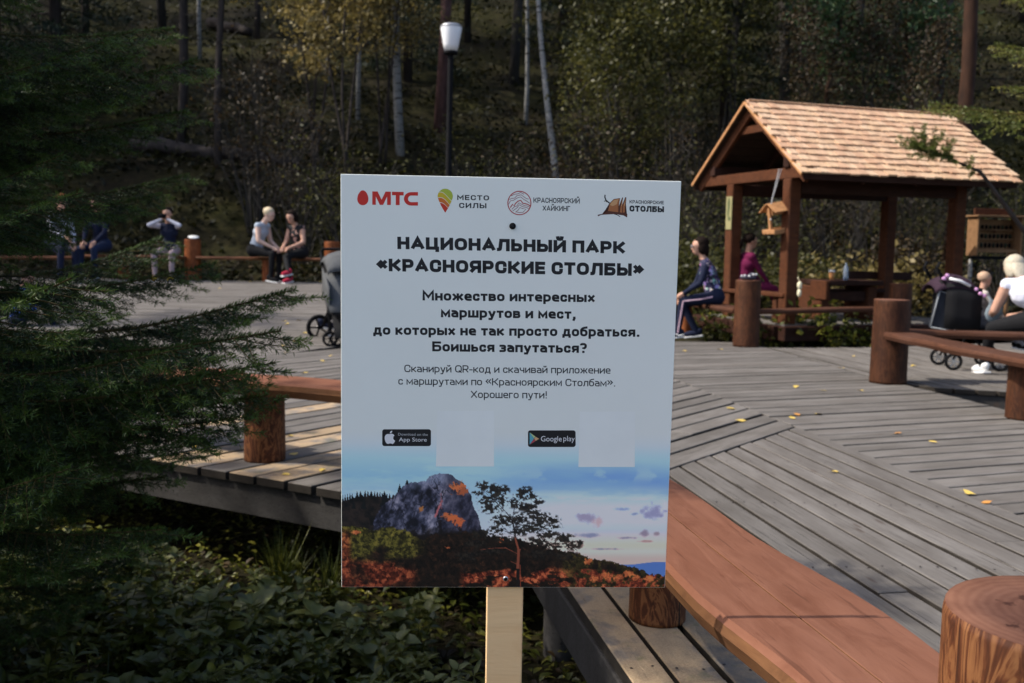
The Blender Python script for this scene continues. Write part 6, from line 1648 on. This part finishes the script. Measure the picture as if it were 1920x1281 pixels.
# named branch tips that stand out against the deck
def aim(px, py, Y, pair, s_=None, roll=0, up=.0):
    tip = uy(px, py, Y)-spr.location; base = Vector((0, 0, tip.z+up)); d = tip-base; L_ = d.length
    add_branch(spr, pair, base, (roll, -math.asin(d.z/L_), math.atan2(d.y, d.x)), L_/1.6)
for px, py, Y, k, up in ((548, 505, 2.95, 0, -.10), (538, 572, 2.75, 1, .05), (530, 640, 2.9, 2, .05), (505, 700, 2.8, 3, .10), (455, 745, 2.7, 4, .1), (300, 955, 2.5, 0, .05), (372, 80, 3.1, 1, -.1), (265, 30, 2.9, 2, -.12), (400, 800, 3.3, 3, .1), (385, 610, 2.6, 2, .0), (440, 660, 2.55, 4, .02), (320, 860, 3.0, 1, .1), (160, 330, 2.6, 3, -.1), (350, 180, 3.2, 0, 0.), (300, 340, 3.3, 4, 0)):
    aim(px, py, Y, SBR[k], up=up, roll=rg.uniform(-.2, .2))
# ------------------------------------------------------------------ conifer at the right, one branch reaching before the roof
FB = [spruce_branch(20+i, 5200, 'needle_y', .026, .006, .25) for i in range(3)]
fir = empty('larch_tree', (7.7, 10.6, G(7.7, 10.6)), 0, 'yellow green young larch leaning in from the right edge in front of the pavilion', 'tree')
b = MB(); b.tube([(0, 0, -.2), (.02, 0, 2.6), (0, .02, 5.), (0, 0, 7.5)], [.11, .08, .05, .01], 12); b.build('trunk', 'bark_dark', fir, True)
zz_ = 3.35; kk = 0
while zz_ < 7.3:
    for j in range(7):
        a = 2*PI*j/7+kk*.6+rg.uniform(-.2, .2); L_ = (3.25-.42*(zz_-2.9))*rg.uniform(.8, 1.05)
        add_branch(fir, FB[rg.randrange(3)], (0, 0, zz_), (rg.uniform(-.3, .3), -rg.uniform(-.05, .22), a), max(.5, L_)/1.6)
    zz_ += .24; kk += 1
tip = uy(1728, 276, 9.9)-fir.location; mid = uy(1838, 322, 9.95)-fir.location; m2 = uy(1925, 440, 10.1)-fir.location; rt0 = Vector((0, 0, 1.0))
b = MB(); b.tube([rt0, m2, mid.lerp(m2, .4), mid, tip.lerp(mid, .5), tip], [.04, .026, .022, .017, .009, .003], 7); lb_ = b.build('low_branch', 'bark_dark', fir, True)
A_ = []; B_ = []
dd = (tip-mid).normalized()
for k in range(64):
    t = rg.uniform(.0, .95)**1.5
    if .60 < t < .70: continue
    p = tip.lerp(mid, t); n = Vector((rg.uniform(-1, 1), rg.uniform(-1, 1), rg.uniform(-.7, .9))).normalized(); L_ = rg.uniform(.08, .24)*(1.2-t*.7)
    A_.append(tuple(p)); B_.append(tuple(p+(n*.8-dd*-.7).normalized()*L_))
V, F = needles_along(np.array(A_), np.array(B_), 4200, .038, .008, 5)
put('needles', mesh_np('needles', V, F, 'needle_y'), lb_)
# ------------------------------------------------------------------ trees beside and behind the viewer's left that shade the near corner
for i, (x, y, s_, k) in enumerate(((-4.7, 5.7, .43, 1), (-3.95, 4.45, .36, 1), (-6.4, 2.6, .42, 1), (-5.6, -.3, .46, 1), (-6.9, 6.2, .50, 1), (-9.5, 4.2, .8, 0), (-9.2, .2, .85, 2), (-10.5, 9.5, .55, 0))):
    place(kinds[k][0], 'spruce_tree', x, y, 'spruce of the dark stand left of the viewer', 'tree', 'spruces standing left of the viewer', s_, i*1.7)

# ------------------------------------------------------------------ herbs in the shaded corner
def leaves_fold(cen, dirs, size, seed, asp=.55, var=.35, droop=.2):
    rg = np.random.RandomState(seed); n = len(cen); d = dirs/np.linalg.norm(dirs, axis=1)[:, None]
    up = np.tile([0, 0, 1.], (n, 1))+rg.normal(size=(n, 3))*.25; s = np.cross(d, up); s /= np.linalg.norm(s, axis=1)[:, None]; u = np.cross(s, d)
    sz = (size*rg.uniform(1-var, 1+var, n))[:, None]; w_ = sz*asp*.5
    p0 = cen; p1 = cen+d*sz*.33; p2 = cen+d*sz*.68-u*sz*droop*.4; p3 = cen+d*sz-u*sz*droop
    V = np.stack([p0, p1+s*w_*.95+u*w_*.35, p1, p1-s*w_*.95+u*w_*.35, p2+s*w_*.75+u*w_*.25, p2, p2-s*w_*.75+u*w_*.25, p3], 1).reshape(-1, 3)
    i = np.arange(n)[:, None]*8
    T = np.concatenate([i+np.array([[0, 2, 1]]), i+np.array([[0, 3, 2]]), i+np.array([[1, 2, 5]]), i+np.array([[1, 5, 4]]), i+np.array([[2, 3, 6]]), i+np.array([[2, 6, 5]]), i+np.array([[4, 5, 7]]), i+np.array([[5, 6, 7]])])
    return V, T
def herb(seed, h=.38, pairs=6, ls=.085, stems=4, mat='leaf_green', asp=.55):
    rg = random.Random(seed); B = MB(); C_ = []; D_ = []
    for s_ in range(stems):
        a = rg.uniform(0, 6.28); lean = rg.uniform(.05, .35); hh = h*rg.uniform(.6, 1.1); P = [Vector((math.cos(a)*lean*hh*t*t+.03*s_, math.sin(a)*lean*hh*t*t, hh*t-.03)) for t in (0, .3, .6, .85, 1)]
        B.tube(P, [.0035, .003, .0025, .002, .001], 5, cap=False)
        for k in range(pairs):
            t = .25+.75*k/(pairs-1); i = min(3, int(t*4)); p = P[i].lerp(P[i+1], min(1, t*4-i)); b0 = rg.uniform(0, 3)+k*1.57
            for m_ in (0, PI):
                C_.append(tuple(p)); D_.append((math.cos(b0+m_), math.sin(b0+m_), rg.uniform(-.1, .45)))
        for m_ in range(3): C_.append(tuple(P[-1])); D_.append((math.cos(m_*2.1), math.sin(m_*2.1), .8))
    V, T = leaves_fold(np.array(C_), np.array(D_), ls, seed, asp)
    return [('stem', mesh_np('stem', B.V, B.F, 'leaf_green')), ('leaves', mesh_np('leaves', V, T, mat))]
HB_ = [herb(1, .30, 6, .052, 6), herb(2, .24, 5, .045, 7, 'leaf_pale'), herb(3, .36, 7, .058, 5), herb(4, .20, 4, .062, 7, 'leaf_pale'), herb(5, .28, 6, .048, 8), herb(6, .26, 8, .075, 6, 'leaf_green', .24), herb(7, .22, 3, .095, 5, 'leaf_pale', .8)]
rg = random.Random(12); npl = 0
def undeck(x, y):    # below the deck?
    v = Vector((x, y, 0)); return (x*nA.x+y*nA.y > POUT-.05 and y < 4.4) or ((v-Vector((eR[0], eR[1], 0))).dot(Vector((-dE.y, dE.x, 0))) > .02 and y > 3.9 and x > -6)
nrm = Vector((-dE.y, dE.x, 0))
while npl < 290:
    y = rg.uniform(1.9, 5.3); x = rg.uniform(-.56*y-.2, .95)
    if undeck(x, y) or undeck(x+.30, y+.34) or (abs(x) < .12 and y < 2.3): continue
    npl += 1; k = rg.randrange(7)
    t = place(HB_[k], 'woodland_herb', x, y, ['leafy green woodland herb', 'pale green woodland herb', 'tall green nettle like herb', 'low pale broad leaved herb', 'many stemmed green herb', 'narrow leaved green herb', 'round leaved pale herb'][k]+' in the shaded corner below the deck', 'plant', 'woodland herbs below the deck', rg.uniform(.7, 1.25)*(.75 if y < 2.6 else 1), rg.uniform(0, 6.28))
nr = np.random.RandomState(3); n = 15000
x = nr.uniform(-4.5, 1.2, n); y = nr.uniform(1.2, 6.5, n); z = gz(x, y)+np.abs(nr.normal(size=n))*.045
d = nr.normal(size=(n, 3)); d[:, 2] *= .4
V, T = leaves_fold(np.stack([x, y, z], -1), d, .045, 4); o = put('ground_cover', mesh_np('ground_cover', V, T, 'leaf_green')); tag(o, 'low green creeping ground cover in the shade', 'ground cover', kind='stuff')
n = 7000; x = nr.uniform(-4.5, 3, n); y = nr.uniform(1.2, 7.5, n); z = gz(x, y)+.01+np.abs(nr.normal(size=n))*.015; d = nr.normal(size=(n, 3)); d[:, 2] *= .15
V, T = leaves_fold(np.stack([x, y, z], -1), d, .05, 5); o = put('leaf_litter', mesh_np('leaf_litter', V, T, 'leaf_brown')); tag(o, 'brown fallen leaves scattered over the dark soil', 'leaf litter', kind='stuff')
# grass blades hanging by the deck edge
A_ = []; 
def grass(x, y, n, h, label, seed):
    rg = np.random.RandomState(seed); a = rg.uniform(0, 6.28, n); s = rg.uniform(.02, .16, n); hh = h*rg.uniform(.5, 1, n); b0 = rg.normal(size=(n, 2))*.03
    p0 = np.stack([b0[:, 0], b0[:, 1], np.zeros(n)-.02], -1); p1 = p0+np.stack([np.cos(a)*s*.4, np.sin(a)*s*.4, hh*.6], -1); p2 = p0+np.stack([np.cos(a)*s*1.3, np.sin(a)*s*1.3, hh], -1)
    w_ = np.stack([-np.sin(a), np.cos(a), 0*a], -1)*.003
    V = np.stack([p0-w_, p0+w_, p1+w_, p1-w_, p2], 1).reshape(-1, 3); i = np.arange(n)[:, None]*5
    T = np.concatenate([i+np.array([[0, 1, 2]]), i+np.array([[0, 2, 3]]), i+np.array([[3, 2, 4]])])
    o = put('grass_tuft', mesh_np('grass_tuft', V, T, 'leaf_green'), None, (x, y, G(x, y))); tag(o, label, 'grass')
grass(-1.02, 4.35, 130, .50, 'tall grass tuft right below the deck edge, left of the sign', 1)
grass(-.80, 4.25, 90, .42, 'smaller grass tuft below the deck edge beside the tall tuft', 2)
# ------------------------------------------------------------------ fallen leaves on the deck
LY = simple('leaf_yellow_dry', (.62, .44, .10), .5, .4, .25, 30); LO = simple('leaf_orange_dry', (.55, .25, .06), .5, .4, .25, 30)
def dry_leaf(seed, mat):
    rg = random.Random(seed); n = 10; V = [(0, 0, .012)]; 
    for k in range(n):
        a = 2*PI*k/n; r_ = .5*(1+.12*math.sin(3*a+seed))*(1 if k else 1.3); V.append((r_*math.cos(a), .68*r_*math.sin(a), .02+.14*abs(math.sin(a+seed))*rg.uniform(.4, 1)))
    V += [(.62, 0, .05), (.95, .06, .03), (.93, .10, .03)]
    F = [[0, 1+k, 1+(k+1) % n] for k in range(n)]+[[n+1, n+2, n+3]]
    return mesh_np('fallen_leaf', V, F, mat, smooth=True)
DLs = [dry_leaf(i, LY) for i in range(3)]+[dry_leaf(7, LO)]
LP_ = [(1284, 658), (1349, 655), (1543, 732), (1492, 725), (1485, 783), (1495, 777), (1534, 776), (1614, 732), (1683, 812), (1748, 828), (1578, 690), (1818, 925), (1849, 942), (1564, 884), (580, 546), (533, 546), (573, 578), (525, 556), (584, 562), (532, 607), (538, 611), (560, 606), (571, 626), (532, 648), (584, 641), (536, 661), (508, 589), (409, 619), (411, 572), (396, 610), (554, 640), (570, 699), (605, 677), (620, 667), (543, 817), (552, 851), (535, 889), (604, 881), (364, 838), (1640, 690), (1712, 686), (1600, 668), (1370, 766), (1387, 789), (440, 632), (470, 560), (600, 545)]
rg = random.Random(4); lvs = []
for i, (px, py) in enumerate(LP_):
    q = un(px, py, .006); zz = .004
    if q.y > 10.4 and q.x < 0:
        for it in range(6): q = un(px, py, zR(q.x, q.y)+.006); zz = zR(q.x, q.y)+.004
    big = i == 11
    o = put('fallen_leaf', DLs[3 if i in (5, 12, 8) else i % 3], None, (q.x, q.y, zz), (rg.uniform(-.15, .15), rg.uniform(-.15, .15), rg.uniform(0, 6.28)), (.075 if big else rg.uniform(.045, .07)) if q.y > 6 else (.062 if big else .045))
    if big: tag(o, 'largest pale yellow leaf lying on the long board seam at the right', 'leaf', 'fallen leaves on the deck')
    elif i == 12: tag(o, 'small orange leaf next to the largest yellow leaf', 'leaf', 'fallen leaves on the deck')
    else: tag(o, 'small yellow fallen leaf', 'leaf', 'fallen leaves on the deck'); lvs.append((o, px, py))
rank_labels(lvs, {'the brown log post': (1402, 655), 'the thick log post': (1668, 725), 'the deck seam corner': (1493, 800), 'the left pushchair wheel': (620, 625), 'the left bench leg': (490, 865), 'the left bench seat': (560, 700), 'the couple on the far bench': (525, 530), 'the spruce branch tips': (440, 600), 'the big yellow leaf': (1818, 925), 'the right bench leg': (1905, 790)},
            lambda o: 'small orange leaf' if o.data.name.endswith('.003') else 'small yellow leaf')
